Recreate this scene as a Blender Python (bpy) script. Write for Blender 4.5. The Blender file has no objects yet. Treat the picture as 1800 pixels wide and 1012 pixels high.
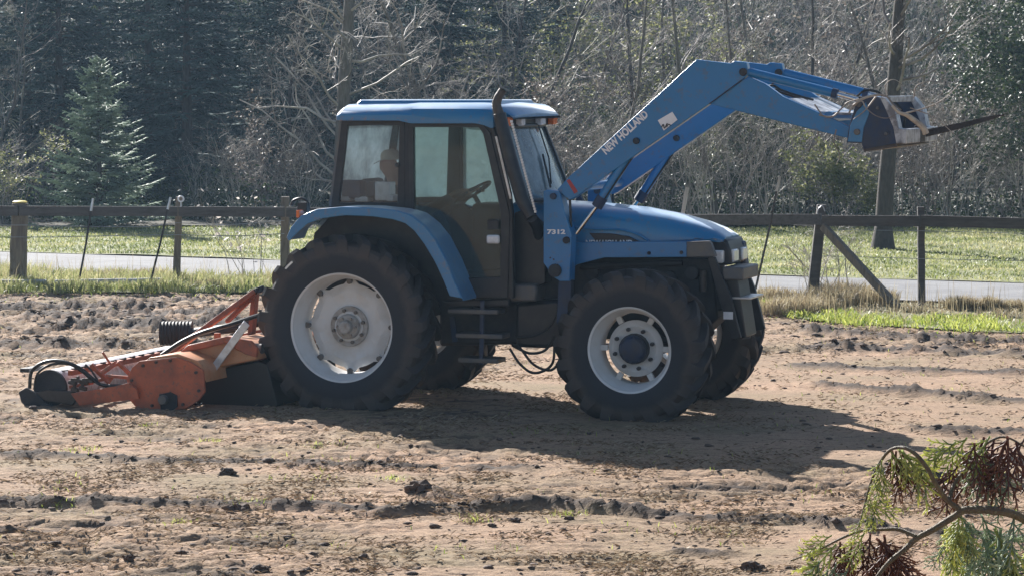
import bpy, bmesh, math, random
import numpy as np
from mathutils import Vector, Matrix
R = math.radians
PI = math.pi
S = bpy.context.scene
COL = S.collection
random.seed(7)
RNG = np.random.default_rng(11)

# ------------------------------------------------------------------ camera, world, sun
FOC = 4810.0; CAMH = 3.07; PITCH = math.atan(356/4810.0)
cam_d = bpy.data.cameras.new('camera'); cam = bpy.data.objects.new('camera', cam_d); COL.objects.link(cam)
cam_d.sensor_width = 36; cam_d.lens = 36*FOC/1800; cam_d.clip_end = 2000; cam_d.clip_start = .05
cam.location = (0, 0, CAMH); cam.rotation_euler = (PI/2-PITCH, 0, 0)
S.camera = cam
HAZE = 0.00038
SUNV = Vector((-2.3, 4.2, 2.85)).normalized()
EL = math.asin(SUNV.z); AZ = math.atan2(SUNV.x, SUNV.y)
W = bpy.data.worlds.new("World"); S.world = W; W.use_nodes = True
nt = W.node_tree; nt.nodes.clear()
sk = nt.nodes.new('ShaderNodeTexSky'); sk.sky_type = 'NISHITA'; sk.sun_disc = False
sk.sun_elevation = EL; sk.sun_rotation = AZ; sk.air_density = 1.0; sk.dust_density = 1.2; sk.altitude = 100
bg = nt.nodes.new('ShaderNodeBackground'); bg.inputs[1].default_value = .052
wo = nt.nodes.new('ShaderNodeOutputWorld')
nt.links.new(sk.outputs[0], bg.inputs[0]); nt.links.new(bg.outputs[0], wo.inputs[0])
sl = bpy.data.lights.new('sun', 'SUN'); sl.energy = 5.0; sl.angle = R(.5); sl.color = (1, .965, .92)
so = bpy.data.objects.new('sun', sl); COL.objects.link(so)
so.rotation_euler = (-SUNV).to_track_quat('-Z', 'Y').to_euler(); so.location = (-20, 40, 30)
S.view_settings.view_transform = 'Standard'; S.view_settings.look = 'None'
S.view_settings.gamma = 1; S.view_settings.use_curve_mapping = False
S.view_settings.exposure = 1.32
S.render.engine = 'CYCLES'
S.cycles.max_bounces = 6; S.cycles.transparent_max_bounces = 12; S.cycles.volume_bounces = 0

# ------------------------------------------------------------------ helpers
def ray(px, py):
    x = (px-900)/FOC; y = (506-py)/FOC
    c, s = math.cos(PITCH), math.sin(PITCH)
    return Vector((x, c+y*s, -s+y*c))            # y forward
def gnd(px, py, z=0):
    d = ray(px, py); t = (z-CAMH)/d.z
    return Vector((0, 0, CAMH))+d*t
def at(px, py, Y):
    d = ray(px, py); t = Y/d.y
    return Vector((0, 0, CAMH))+d*t
TH = R(19)
O0 = gnd(602, 719)
UX = Vector((math.cos(TH), -math.sin(TH), 0)); VX = Vector((math.sin(TH), math.cos(TH), 0))
def P(px, py, v):
    """point of the vertical plane v (metres across the tractor) seen at a photo pixel -> (u, z)"""
    d = ray(px, py); c = Vector((0, 0, CAMH))-O0
    t = (v-c.dot(VX))/d.dot(VX)
    q = c+d*t
    return (q.dot(UX), q.z)
def PP(px, py, v):
    u, z = P(px, py, v); return Vector((u, v, z))
def PL(pts, v): return [P(x, y, v) for x, y in pts]

def setp(o, label=None, cat=None, group=None, kind=None):
    if label: o['label'] = label
    if cat: o['category'] = cat
    if group: o['group'] = group
    if kind: o['kind'] = kind
    return o
def empty(name, loc=(0, 0, 0), rz=0, **k):
    o = bpy.data.objects.new(name, None); COL.objects.link(o); o.location = loc; o.rotation_euler = (0, 0, rz)
    o.empty_display_size = .2
    return setp(o, **k)
def link(name, me, parent=None, mat=None, loc=None, rot=None, **k):
    o = bpy.data.objects.new(name, me); COL.objects.link(o)
    if mat is not None and len(me.materials) == 0: me.materials.append(mat)
    if parent is not None: o.parent = parent
    if loc is not None: o.location = loc
    if rot is not None: o.rotation_euler = rot
    return setp(o, **k)
def copy_tree(o, parent=None):
    c = o.copy(); COL.objects.link(c); c.parent = parent
    for ch in list(o.children): copy_tree(ch, c)
    return c

class MB:
    def __init__(s): s.v = []; s.f = []
    def add(s, vs, fs):
        b = len(s.v); s.v += [tuple(p) for p in vs]; s.f += [tuple(i+b for i in f) for f in fs]; return s
    def prism(s, poly, v0, v1, poly2=None):
        n = len(poly); poly2 = poly2 or poly
        vs = [(u, v0, z) for u, z in poly]+[(u, v1, z) for u, z in poly2]
        fs = [tuple(range(n)), tuple(range(2*n-1, n-1, -1))]+[(i, (i+1) % n+0, (i+1) % n+n, i+n) for i in range(n)]
        return s.add(vs, fs)
    def pprism(s, pts, v0, v1, vref=None):
        return s.prism(PL(pts, v0 if vref is None else vref), v0, v1)
    def box(s, c, d, m=None):
        c = Vector(c); h = Vector(d)/2; vs = []
        for x in (-1, 1):
            for y in (-1, 1):
                for z in (-1, 1):
                    p = Vector((x*h.x, y*h.y, z*h.z))
                    if m is not None: p = m @ p
                    vs.append(c+p)
        return s.add(vs, [(0, 1, 3, 2), (4, 6, 7, 5), (0, 4, 5, 1), (2, 3, 7, 6), (0, 2, 6, 4), (1, 5, 7, 3)])
    def bar(s, a, b, w, h, up=Vector((0, 0, 1))):
        a = Vector(a); b = Vector(b); d = (b-a); L = d.length; d.normalize()
        sd = d.cross(up)
        if sd.length < 1e-4: sd = d.cross(Vector((0, 1, 0)))
        sd.normalize(); u2 = sd.cross(d)
        m = Matrix((d, sd, u2)).transposed()
        return s.box((a+b)/2, (L, w, h), m)
    def tube(s, pts, r, n=10, cap=True):
        pts = [Vector(p) for p in pts]; k = len(pts)
        rs = r if isinstance(r, (list, tuple)) else [r]*k
        vs = []; prev = None
        for i, p in enumerate(pts):
            d = (pts[min(i+1, k-1)]-pts[max(i-1, 0)])
            if d.length < 1e-9: d = Vector((0, 0, 1))
            d.normalize()
            if prev is None:
                a = d.orthogonal().normalized()
            else:
                a = prev-d*prev.dot(d)
                a = a.normalized() if a.length > 1e-6 else d.orthogonal().normalized()
            prev = a; b = d.cross(a)
            for j in range(n):
                t = 2*PI*j/n; vs.append(p+(a*math.cos(t)+b*math.sin(t))*rs[i])
        fs = [(i*n+j, i*n+(j+1) % n, (i+1)*n+(j+1) % n, (i+1)*n+j) for i in range(k-1) for j in range(n)]
        if cap: fs += [tuple(range(n-1, -1, -1)), tuple(range((k-1)*n, k*n))]
        return s.add(vs, fs)
    def lathe(s, prof, n=48, c=(0, 0, 0), closed=False, cap=False):
        """profile of (radius, y) turned round the y axis through c"""
        k = len(prof); vs = []
        for r, y in prof:
            for j in range(n):
                t = 2*PI*j/n; vs.append((c[0]+r*math.cos(t), c[1]+y, c[2]+r*math.sin(t)))
        m = k if closed else k-1
        fs = [(i*n+j, i*n+(j+1) % n, ((i+1) % k)*n+(j+1) % n, ((i+1) % k)*n+j) for i in range(m) for j in range(n)]
        if cap: fs += [tuple(range(n)), tuple(range((k-1)*n, k*n))[::-1]]
        return s.add(vs, fs)
    def loft(s, rings, caps=True, closed=True):
        n = len(rings[0]); vs = [p for r in rings for p in r]; k = len(rings)
        m = n if closed else n-1
        fs = [(i*n+j, i*n+(j+1) % n, (i+1)*n+(j+1) % n, (i+1)*n+j) for i in range(k-1) for j in range(m)]
        if caps: fs += [tuple(range(n-1, -1, -1)), tuple(range((k-1)*n, k*n))]
        return s.add(vs, fs)
    def mesh(s, name, smooth=40, recalc=True):
        me = bpy.data.meshes.new(name); me.from_pydata(s.v, [], s.f); me.update()
        if recalc:
            bm = bmesh.new(); bm.from_mesh(me); bmesh.ops.recalc_face_normals(bm, faces=bm.faces); bm.to_mesh(me); bm.free()
        if smooth:
            me.shade_smooth(); me.set_sharp_from_angle(angle=R(smooth))
        return me
    def build(s, name, mat, parent=None, bevel=0, smooth=40, recalc=True, **k):
        o = link(name, s.mesh(name, smooth, recalc), parent, mat, **k)
        if bevel:
            b = o.modifiers.new('bevel', 'BEVEL'); b.width = bevel; b.segments = 2; b.limit_method = 'ANGLE'; b.angle_limit = R(35)
            b.harden_normals = False
        return o
def curve(pts, n=8):
    """Catmull-Rom through points"""
    pts = [Vector(p) for p in pts]; out = []
    q = [pts[0]*2-pts[1]]+pts+[pts[-1]*2-pts[-2]]
    for i in range(1, len(q)-2):
        for j in range(n):
            t = j/n; a, b, c, d = q[i-1:i+3]
            out.append(.5*((2*b)+(c-a)*t+(2*a-5*b+4*c-d)*t*t+(3*b-a-3*c+d)*t**3))
    out.append(pts[-1]); return out

def fast_mesh(name, verts, faces, cols=None, smooth=False):
    verts = np.asarray(verts, dtype=np.float32); faces = np.asarray(faces, dtype=np.int32)
    me = bpy.data.meshes.new(name); n, k = faces.shape
    me.vertices.add(len(verts)); me.vertices.foreach_set('co', verts.ravel())
    me.loops.add(n*k); me.loops.foreach_set('vertex_index', faces.ravel())
    me.polygons.add(n); me.polygons.foreach_set('loop_start', np.arange(0, n*k, k, dtype=np.int32))
    me.update(calc_edges=True)
    if cols is not None:
        a = me.attributes.new('tint', 'FLOAT', 'POINT'); a.data.foreach_set('value', np.asarray(cols, dtype=np.float32))
    if smooth: me.shade_smooth()
    return me
def seg_tubes(P0, P1, R0, R1, n=3):
    P0 = np.asarray(P0, float); P1 = np.asarray(P1, float); R0 = np.asarray(R0, float); R1 = np.asarray(R1, float)
    d = P1-P0; d /= np.linalg.norm(d, axis=1, keepdims=True)+1e-9
    ref = np.where(np.abs(d[:, 2:3]) > .9, np.array([[1., 0, 0]]), np.array([[0, 0, 1.]]))
    a = np.cross(d, ref); a /= np.linalg.norm(a, axis=1, keepdims=True)+1e-9; b = np.cross(d, a)
    m = len(P0); V = np.zeros((m, 2, n, 3))
    for j in range(n):
        t = 2*PI*j/n; o = a*math.cos(t)+b*math.sin(t)
        V[:, 0, j] = P0+o*R0[:, None]; V[:, 1, j] = P1+o*R1[:, None]
    base = (np.arange(m)*2*n)[:, None]
    F = np.concatenate([np.stack([base[:, 0]+j, base[:, 0]+(j+1) % n, base[:, 0]+n+(j+1) % n, base[:, 0]+n+j], 1) for j in range(n)], 0)
    return V.reshape(-1, 3), F

# value-gradient noise on arrays
_perm = np.random.default_rng(5).permutation(512)
def _h(i, j): return _perm[(i+_perm[j & 511]) & 511]
def noise2(x, y):
    x = np.asarray(x, float); y = np.asarray(y, float)
    xi = np.floor(x).astype(int); yi = np.floor(y).astype(int); xf = x-xi; yf = y-yi
    u = xf*xf*xf*(xf*(xf*6-15)+10); v = yf*yf*yf*(yf*(yf*6-15)+10)
    def g(a, b, dx, dy):
        t = _h(a & 511, b)*(2*PI/512); return np.cos(t)*dx+np.sin(t)*dy
    n00 = g(xi, yi, xf, yf); n10 = g(xi+1, yi, xf-1, yf); n01 = g(xi, yi+1, xf, yf-1); n11 = g(xi+1, yi+1, xf-1, yf-1)
    return ((n00*(1-u)+n10*u)*(1-v)+(n01*(1-u)+n11*u)*v)*1.5
def fbm(x, y, o=4):
    s = 0; a = 1; t = 0
    for k in range(o): s = s+a*noise2(x*2**k+17*k, y*2**k-9*k); t += a; a *= .5
    return s/t

# ------------------------------------------------------------------ materials
def nodes(name):
    m = bpy.data.materials.new(name); m.use_nodes = True; n = m.node_tree; n.nodes.clear()
    out = n.nodes.new('ShaderNodeOutputMaterial'); return m, n, out
def N(n, t, **kw):
    x = n.nodes.new(t)
    for k, v in kw.items():
        if hasattr(x, k): setattr(x, k, v)
        else: x.inputs[k].default_value = v
    return x
def c4(c): return (*c, 1)
def ramp(n, src, stops):
    r = n.nodes.new('ShaderNodeValToRGB'); e = r.color_ramp.elements
    while len(e) < len(stops): e.new(.5)
    for i, (p, c) in enumerate(stops): e[i].position = p; e[i].color = c4(c) if len(c) == 3 else c
    n.links.new(src, r.inputs[0]); return r
def noise_tex(n, scale, detail=5, rough=.6, vec=None, stretch=None, world=False):
    t = N(n, 'ShaderNodeTexNoise'); t.inputs['Scale'].default_value = scale; t.inputs['Detail'].default_value = detail; t.inputs['Roughness'].default_value = rough
    if world: g = N(n, 'ShaderNodeNewGeometry').outputs['Position']
    else: g = N(n, 'ShaderNodeTexCoord').outputs['Object']
    if stretch:
        mp = N(n, 'ShaderNodeMapping'); mp.inputs['Scale'].default_value = stretch; n.links.new(g, mp.inputs['Vector']); g = mp.outputs[0]
    n.links.new(g, t.inputs['Vector']); return t
def surf(name, col, rough=.5, metal=0, col2=None, scale=6, lo=.45, hi=.7, bump=0, bscale=60, coat=0, spec=.5, stretch=None, world=False, col3=None, rough2=None, sheen=0):
    m, n, out = nodes(name); b = N(n, 'ShaderNodeBsdfPrincipled')
    b.inputs['Sheen Weight'].default_value = sheen; b.inputs['Sheen Roughness'].default_value = .35; b.inputs['Sheen Tint'].default_value = (.9, .95, 1, 1)
    b.inputs['Roughness'].default_value = rough; b.inputs['Metallic'].default_value = metal
    b.inputs['Coat Weight'].default_value = coat; b.inputs['Coat Roughness'].default_value = .22
    b.inputs['Specular IOR Level'].default_value = spec
    if col2 is None: col2 = tuple(x*.75 for x in col)
    t = noise_tex(n, scale, 6, .62, stretch=stretch, world=world)
    stops = [(lo, col), (hi, col2)]
    r = ramp(n, t.outputs[0], stops)
    last = r.outputs[0]
    if col3:
        t3 = noise_tex(n, scale*5.3, 4, .7, stretch=stretch, world=world); r3 = ramp(n, t3.outputs[0], [(.55, (0, 0, 0)), (.68, (1, 1, 1))])
        mx = N(n, 'ShaderNodeMix', data_type='RGBA'); n.links.new(r3.outputs[0], mx.inputs[0]); n.links.new(last, mx.inputs[6]); mx.inputs[7].default_value = c4(col3); last = mx.outputs[2]
    n.links.new(last, b.inputs['Base Color'])
    if rough2 is not None:
        rr = ramp(n, t.outputs[0], [(lo, (rough,)*3), (hi, (rough2,)*3)]); n.links.new(rr.outputs[0], b.inputs['Roughness'])
    if bump:
        t2 = noise_tex(n, bscale, 5, .65, stretch=stretch, world=world); bp = N(n, 'ShaderNodeBump'); bp.inputs['Strength'].default_value = bump; bp.inputs['Distance'].default_value = .02
        n.links.new(t2.outputs[0], bp.inputs['Height']); n.links.new(bp.outputs[0], b.inputs['Normal'])
    n.links.new(b.outputs[0], out.inputs[0]); return m
def leafmat(name, stops, trans=.4, rough=.5, spec=.5):
    """colour ramp over a per-vertex random tint; diffuse + translucent + a little gloss"""
    m, n, out = nodes(name); a = N(n, 'ShaderNodeAttribute', attribute_name='tint')
    r = ramp(n, a.outputs['Fac'], stops)
    b = N(n, 'ShaderNodeBsdfPrincipled'); b.inputs['Roughness'].default_value = rough; b.inputs['Specular IOR Level'].default_value = spec
    t = N(n, 'ShaderNodeBsdfTranslucent'); mx = N(n, 'ShaderNodeMixShader'); mx.inputs[0].default_value = trans
    n.links.new(r.outputs[0], b.inputs['Base Color']); n.links.new(r.outputs[0], t.inputs[0])
    n.links.new(b.outputs[0], mx.inputs[1]); n.links.new(t.outputs[0], mx.inputs[2]); n.links.new(mx.outputs[0], out.inputs[0]); return m
def glassmat(name, dust=.25, tint=(.8, .88, .86), dcol=(.75, .78, .8)):
    m, n, out = nodes(name)
    tr = N(n, 'ShaderNodeBsdfTransparent'); tr.inputs[0].default_value = c4(tint)
    tl = N(n, 'ShaderNodeBsdfTranslucent'); tl.inputs[0].default_value = c4(dcol)
    df = N(n, 'ShaderNodeBsdfDiffuse'); df.inputs[0].default_value = c4(dcol)
    dd = N(n, 'ShaderNodeMixShader'); dd.inputs[0].default_value = .55; n.links.new(tl.outputs[0], dd.inputs[1]); n.links.new(df.outputs[0], dd.inputs[2])
    t = noise_tex(n, 3.5, 6, .7); r = ramp(n, t.outputs[0], [(.3, (dust*.5,)*3), (.75, (dust*1.5,)*3)])
    mx = N(n, 'ShaderNodeMixShader'); n.links.new(r.outputs[0], mx.inputs[0]); n.links.new(tr.outputs[0], mx.inputs[1]); n.links.new(dd.outputs[0], mx.inputs[2])
    gl = N(n, 'ShaderNodeBsdfGlossy'); gl.inputs['Roughness'].default_value = .03
    fr = N(n, 'ShaderNodeFresnel'); fr.inputs[0].default_value = 1.45
    m2 = N(n, 'ShaderNodeMixShader'); n.links.new(fr.outputs[0], m2.inputs[0]); n.links.new(mx.outputs[0], m2.inputs[1]); n.links.new(gl.outputs[0], m2.inputs[2])
    n.links.new(m2.outputs[0], out.inputs[0]); return m

M = {}
M['blue'] = surf('blue_paint', (.003, .158, .37), .3, 0, (.014, .16, .34), 3, coat=.8, col3=(.07, .14, .24), rough2=.5, sheen=.45)
M['armblue'] = surf('loader_blue_paint', (.003, .158, .40), .36, 0, (.010, .155, .35), 2.5, .4, .75, coat=.5, col3=(.05, .13, .25), rough2=.55)
M['black'] = surf('black_plastic', (.012, .014, .02), .42, 0, (.026, .026, .028), 9)
M['dark'] = surf('dark_cast_iron', (.016, .02, .03), .6, .2, (.045, .04, .04), 5, .42, .7, bump=.3, bscale=30)
M['darkblue'] = surf('dusty_dark_blue_metal', (.014, .035, .09), .55, .1, (.05, .045, .045), 5, .4, .72)
M['grey'] = surf('dusty_grey_metal', (.10, .105, .115), .5, .3, (.15, .13, .11), 8, .4, .7)
def rubbermat(name, Rt, rr):
    """tyre: dark sidewall by the rim, a dusty ring towards the shoulder, dust in blotches"""
    m, n, out = nodes(name); b = N(n, 'ShaderNodeBsdfPrincipled'); b.inputs['Roughness'].default_value = .72
    tc = N(n, 'ShaderNodeTexCoord'); sx = N(n, 'ShaderNodeSeparateXYZ'); n.links.new(tc.outputs['Object'], sx.inputs[0])
    cx = N(n, 'ShaderNodeCombineXYZ'); n.links.new(sx.outputs[0], cx.inputs[0]); n.links.new(sx.outputs[2], cx.inputs[1])
    ln_ = N(n, 'ShaderNodeVectorMath', operation='LENGTH'); n.links.new(cx.outputs[0], ln_.inputs[0])
    mr = N(n, 'ShaderNodeMapRange'); mr.inputs['From Min'].default_value = rr; mr.inputs['From Max'].default_value = Rt; n.links.new(ln_.outputs['Value'], mr.inputs[0])
    t = noise_tex(n, 4, 6, .68); ad = N(n, 'ShaderNodeMath', operation='MULTIPLY_ADD'); n.links.new(t.outputs[0], ad.inputs[0]); ad.inputs[1].default_value = .5; ad.inputs[2].default_value = -.25
    sm = N(n, 'ShaderNodeMath', operation='ADD'); n.links.new(mr.outputs[0], sm.inputs[0]); n.links.new(ad.outputs[0], sm.inputs[1])
    r = ramp(n, sm.outputs[0], [(.18, (.016, .019, .027)), (.40, (.020, .021, .026)), (.56, (.060, .047, .043)), (.72, (.045, .037, .035)), (.95, (.024, .023, .026))])
    n.links.new(r.outputs[0], b.inputs['Base Color'])
    t2 = noise_tex(n, 30, 5, .7); bp = N(n, 'ShaderNodeBump'); bp.inputs['Strength'].default_value = .25; bp.inputs['Distance'].default_value = .01; n.links.new(t2.outputs[0], bp.inputs['Height']); n.links.new(bp.outputs[0], b.inputs['Normal'])
    n.links.new(b.outputs[0], out.inputs[0]); return m
M['rubber'] = rubbermat('rear_tyre_rubber', .885, .51); M['rubberf'] = rubbermat('front_tyre_rubber', .74, .39)
M['rubber2'] = surf('black_rubber', (.012, .012, .013), .5)
M['rim'] = surf('cream_rim_paint', (.66, .67, .68), .45, 0, (.55, .52, .48), 3, .45, .75)
M['hub'] = surf('dusty_hub_paint', (.40, .385, .37), .5, 0, (.26, .23, .2), 14, .4, .65)
M['chrome'] = surf('polished_steel', (.75, .75, .75), .18, 1, (.6, .6, .6), 8)
M['steel'] = surf('worn_pale_steel', (.62, .63, .66), .35, .6, (.42, .40, .40), 14, .4, .7)
M['whitesteel'] = surf('scuffed_white_lit_metal', (.46, .48, .52), .4, .1, (.16, .16, .18), 9, .42, .6)
M['rust'] = surf('rusty_pipe', (.075, .062, .055), .5, .4, (.05, .04, .036), 20, bump=.2, bscale=80)
M['orange'] = surf('weathered_orange_paint', (.46, .115, .05), .5, 0, (.26, .09, .055), 5, .4, .68, bump=.08, col3=(.17, .10, .07), rough2=.8)
M['tan'] = surf('sunlit_orange_sheet', (.54, .22, .10), .4, 0, (.50, .30, .17), 5, .4, .7, col3=(.42, .2, .1))  # the orange hood with its sunlit cream tone put into the colour
M['roller'] = surf('bright_worn_roller_steel', (.82, .80, .82), .42, .1, (.35, .22, .16), 7, .45, .75, stretch=(1, 6, 1), bump=.15, bscale=20)
M['white'] = surf('white_lettering', (.8, .8, .82), .4, 0, (.7, .7, .72), 10)
M['red'] = surf('red_marking', (.42, .05, .05), .5)
M['lampo'] = surf('orange_lamp_lens', (.75, .16, .03), .2, 0, (.6, .1, .02), 10, coat=.5)
M['lampw'] = surf('clear_lamp_lens', (.75, .76, .78), .15, 0, (.55, .56, .58), 15, coat=.6)
M['glass'] = glassmat('dusty_cab_glass', .06, (.9, .94, .95), (.68, .78, .85))
M['glassw'] = glassmat('sky_bright_windscreen_glass', .42, (.85, .93, .95), (.65, .8, .86))  # cyan film brightens the pane in place of reflected sky and light
M['glassf'] = glassmat('sunlit_dusty_glass', .80, (.85, .92, .9), (.78, .88, .93))
M['glass2'] = glassmat('tinted_door_glass', .08, (.66, .76, .74), (.45, .56, .56))
M['skin'] = surf('skin', (.42, .22, .15), .5)
M['cloth'] = surf('brown_jacket_cloth', (.06, .05, .045), .8, 0, (.07, .055, .05), 12)
M['denim'] = surf('denim_cloth', (.06, .09, .16), .8)
M['cap'] = surf('pale_cap_cloth', (.45, .40, .33), .8)
M['seat'] = surf('seat_cloth', (.05, .055, .065), .8)
M['fence'] = surf('weathered_fence_wood', (.085, .075, .07), .8, 0, (.045, .04, .04), 3, .4, .7, stretch=(1, 1, 8), bump=.5, bscale=25)
M['rail'] = surf('grey_plank_wood', (.10, .095, .095), .8, 0, (.05, .045, .045), 3, .4, .7, stretch=(1, 8, 8), bump=.4, bscale=25, col3=(.14, .13, .125))
M['post'] = surf('brown_post_wood', (.20, .165, .13), .8, 0, (.10, .085, .07), 3, .4, .7, stretch=(8, 8, 1), bump=.5, bscale=25)
M['wire'] = surf('galvanised_wire', (.35, .35, .36), .4, .6)
M['rod'] = surf('dark_rusty_rod', (.035, .03, .03), .7)
M['bark'] = surf('grey_bark', (.17, .145, .125), .7, 0, (.09, .075, .06), 6, .35, .65, stretch=(4, 4, 1), bump=.8, bscale=22, col3=(.12, .13, .08))
M['bark2'] = surf('dark_brown_bark', (.085, .068, .06), .8, 0, (.04, .033, .03), 6, .35, .65, stretch=(4, 4, 1), bump=.8, bscale=22)
M['twig'] = surf('pale_grey_twig', (.50, .45, .39), .6, 0, (.17, .14, .12), 1.1, .4, .62, spec=.4)
M['twig2'] = surf('reddish_brown_twig', (.32, .28, .26), .6, 0, (.11, .08, .07), 1.1, .4, .62, spec=.4)
M['twig3'] = surf('mossy_twig', (.36, .34, .22), .6, 0, (.12, .10, .075), 1.3, .4, .62)
M['needle'] = leafmat('dark_fir_needles', [(0, (.016, .034, .034)), (.5, (.035, .068, .066)), (1, (.085, .14, .125))], .2, .7, .25)  # pale end of the ramp paints light onto the bough tips
M['needle2'] = leafmat('young_fir_needles', [(0, (.13, .18, .13)), (.5, (.29, .37, .28)), (1, (.48, .56, .44))], .45, .5, .5)
M['leafd'] = leafmat('dark_glossy_leaves', [(0, (.02, .035, .02)), (.7, (.045, .075, .03)), (1, (.13, .16, .06))], .2, .5, .4)
M['leafl'] = leafmat('yellow_green_leaves', [(0, (.10, .12, .04)), (.6, (.22, .24, .09)), (1, (.42, .40, .2))], .45, .5, .4)
M['leafb'] = leafmat('dry_brown_leaves', [(0, (.07, .055, .045)), (.6, (.18, .145, .12)), (1, (.36, .32, .26))], .3, .5, .4)
M['straw'] = leafmat('dry_straw', [(0, (.14, .09, .055)), (.5, (.28, .205, .135)), (1, (.42, .34, .24))], .2, .9, .05)
M['drygrass'] = leafmat('dry_tuft_grass', [(0, (.16, .12, .07)), (.5, (.36, .29, .18)), (1, (.58, .52, .34))], .4, .5, .4)
M['grass'] = leafmat('fresh_grass_blades', [(0, (.06, .10, .02)), (.5, (.20, .27, .04)), (1, (.48, .50, .13))], .55, .45, .4)
M['palegrass'] = leafmat('pale_meadow_grass', [(0, (.10, .13, .04)), (.5, (.26, .29, .10)), (1, (.50, .46, .25))], .45, .5, .4)
M['clod'] = surf('soil_clods', (.12, .08, .06), .9, 0, (.075, .052, .042), 5, .35, .65, bump=.6, bscale=40, world=True)

# ------------------------------------------------------------------ ground heights
def gline(pts): 
    g = [gnd(x, y) for x, y in pts]; return np.array([p.x for p in g]), np.array([p.y for p in g])
RIDGES = [  # photo polyline, height, half width (m), seed
    ([(-150, 792), (0, 795), (330, 808), (700, 815), (1000, 822)], .032, .11, 1),
    ([(-150, 878), (0, 880), (240, 882), (450, 885), (700, 894), (900, 890), (960, 886), (1040, 892), (1200, 903), (1540, 925), (1800, 948), (2000, 965)], .048, .095, 2),
    ([(-100, 925), (40, 930), (120, 940)], .04, .1, 3),
    ([(290, 938), (400, 945), (520, 950)], .045, .1, 4),
    ([(1560, 830), (1700, 836), (1900, 845)], .05, .12, 5),
    ([(1540, 750), (1650, 757), (1900, 762)], .05, .14, 6),
    ([(1380, 672), (1560, 686), (1680, 698), (1900, 706)], .06, .18, 7),
    ([(690, 862), (740, 864), (860, 870)], .05, .12, 8),
    ([(1300, 795), (1420, 800)], .02, .1, 9),
    ([(0, 552), (200, 548), (460, 545)], .07, .35, 10),
    ([(40, 572), (250, 566), (460, 566)], .09, .4, 11),
    ([(-60, 602), (120, 602), (300, 600), (420, 604)], .075, .28, 12),
    ([(-60, 540), (160, 534), (330, 532)], .07, .3, 13),
    ([(1360, 575), (1600, 590), (1900, 598)], .06, .3, 14),
    ([(1360, 606), (1560, 612), (1900, 622)], .06, .26, 15),
    ([(1340, 640), (1600, 650), (1900, 655)], .04, .22, 16),
    ([(1100, 966), (1260, 972), (1350, 970)], .03, .07, 17),
    ([(200, 1000), (420, 1004), (560, 1002)], .02, .06, 18),
]
RL = [(gline(p), h, w, s) for p, h, w, s in RIDGES]
def smooth01(t): t = np.clip(t, 0, 1); return t*t*(3-2*t)
def edge_y(x):      # far edge of the worked soil
    return np.interp(x, [-12, -8, -3.8, 1, 3.4, 3.7, 4.3, 5.9, 8, 12], [40.8, 40.4, 40.3, 38.8, 37.2, 36.0, 35.0, 33.8, 33.0, 32.2])
def Hf(x, y):
    x = np.asarray(x, float); y = np.asarray(y, float)
    e = edge_y(x)
    infield = 1-smooth01((y-e+.5)/1.2)
    # direction of work: along x, so stretch the clods that way
    rough = .35+.65*smooth01(fbm(x*.35+3, y*.3, 3)*1.6+.5)
    far = smooth01((y-29)/4)*(np.maximum(smooth01((-2.2-x)/1.5), smooth01((x-3.6)/1.5)))
    track = smooth01((x-.2)/1.5)*smooth01((y-21.4)/1.2)*(1-smooth01((y-30)/3))    # compacted wheel way
    close = smooth01((x+2.5)/4)*(1-smooth01((y-19.5)/1.2))*.6
    amp = (rough*.8+far*.75)*(1-.75*track)*(1-close)
    t1 = fbm(x*1.1+31, y*2.9, 4); t2 = fbm(x*2.6-8, y*6.2+3, 4)
    n = fbm(x*1.1, y*2.6, 4)*.045+np.abs(fbm(x*3.1+7, y*6.5, 3))*.030+fbm(x*9, y*15+4, 2)*.012
    n = n-smooth01((t1-.06)/.05)*.026-smooth01((t2-.08)/.05)*.030-smooth01((-t2-.14)/.05)*.022
    z = n*amp
    t3 = fbm(x*.55+3, y*8.5, 3); t4 = fbm(x*1.6+13, y*17-5, 2)
    z = (n-smooth01((t3-.08)/.05)*.024-smooth01((t4-.12)/.06)*.016-smooth01((-t4-.2)/.06)*.012)*amp
    pit = np.maximum(smooth01((t2-.09)/.05)*(1-smooth01((t2-.22)/.1)), smooth01((t4-.13)/.06)*(1-smooth01((t4-.3)/.1)))  # shade of the small pits, painted into the soil tone beside real damp
    damp_shade = .55*pit*np.clip(amp, 0, 1.2)+smooth01(fbm(x*.9+11, y*1.7+3, 4)*1.6+.35)*.45*amp+.25*smooth01((t1-.03)/.08)*(1-smooth01((t1-.16)/.05))
    for (gx, gy), h, w, s in RL:
        yr = np.interp(x, gx, gy, left=1e4, right=1e4)+fbm(x*1.3+s*9, x*0+s, 3)*.22
        ends = smooth01((x-gx[0])/.4)*smooth01((gx[-1]-x)/.4)
        m = .35+.9*smooth01(fbm(x*1.9+s*5, x*0+s*3., 3)*1.5+.5)+.5*np.abs(fbm(x*7+s, y*9, 2))
        if s == 2: m = m+1.1*np.exp(-((x-np.interp(0, [0], [.2]))/.45)**2)
        d = (y-yr)/w
        g = np.exp(-d*d)*ends
        z = z+h*m*g*(1+.6*fbm(x*8, y*12, 2)+.75*np.abs(fbm(x*13+s, y*22, 2))-.25) - h*.5*np.exp(-((d+1.7)/.9)**2)*ends*m
        damp_shade = np.maximum(damp_shade, g*.95*ends)
    # the ground the machine stands on is pressed flat
    u = (x-O0.x)*UX.x+(y-O0.y)*UX.y; v = (x-O0.x)*VX.x+(y-O0.y)*VX.y
    under = smooth01((u+4.2)/.6)*smooth01((4.2-u)/.6)*smooth01((v+.9)/.6)*smooth01((3.2-v)/.6)
    z = z*(1-.8*under)
    return z*infield, damp_shade*infield
def Z(x, y): return float(Hf(np.array([x]), np.array([y]))[0][0])

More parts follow.
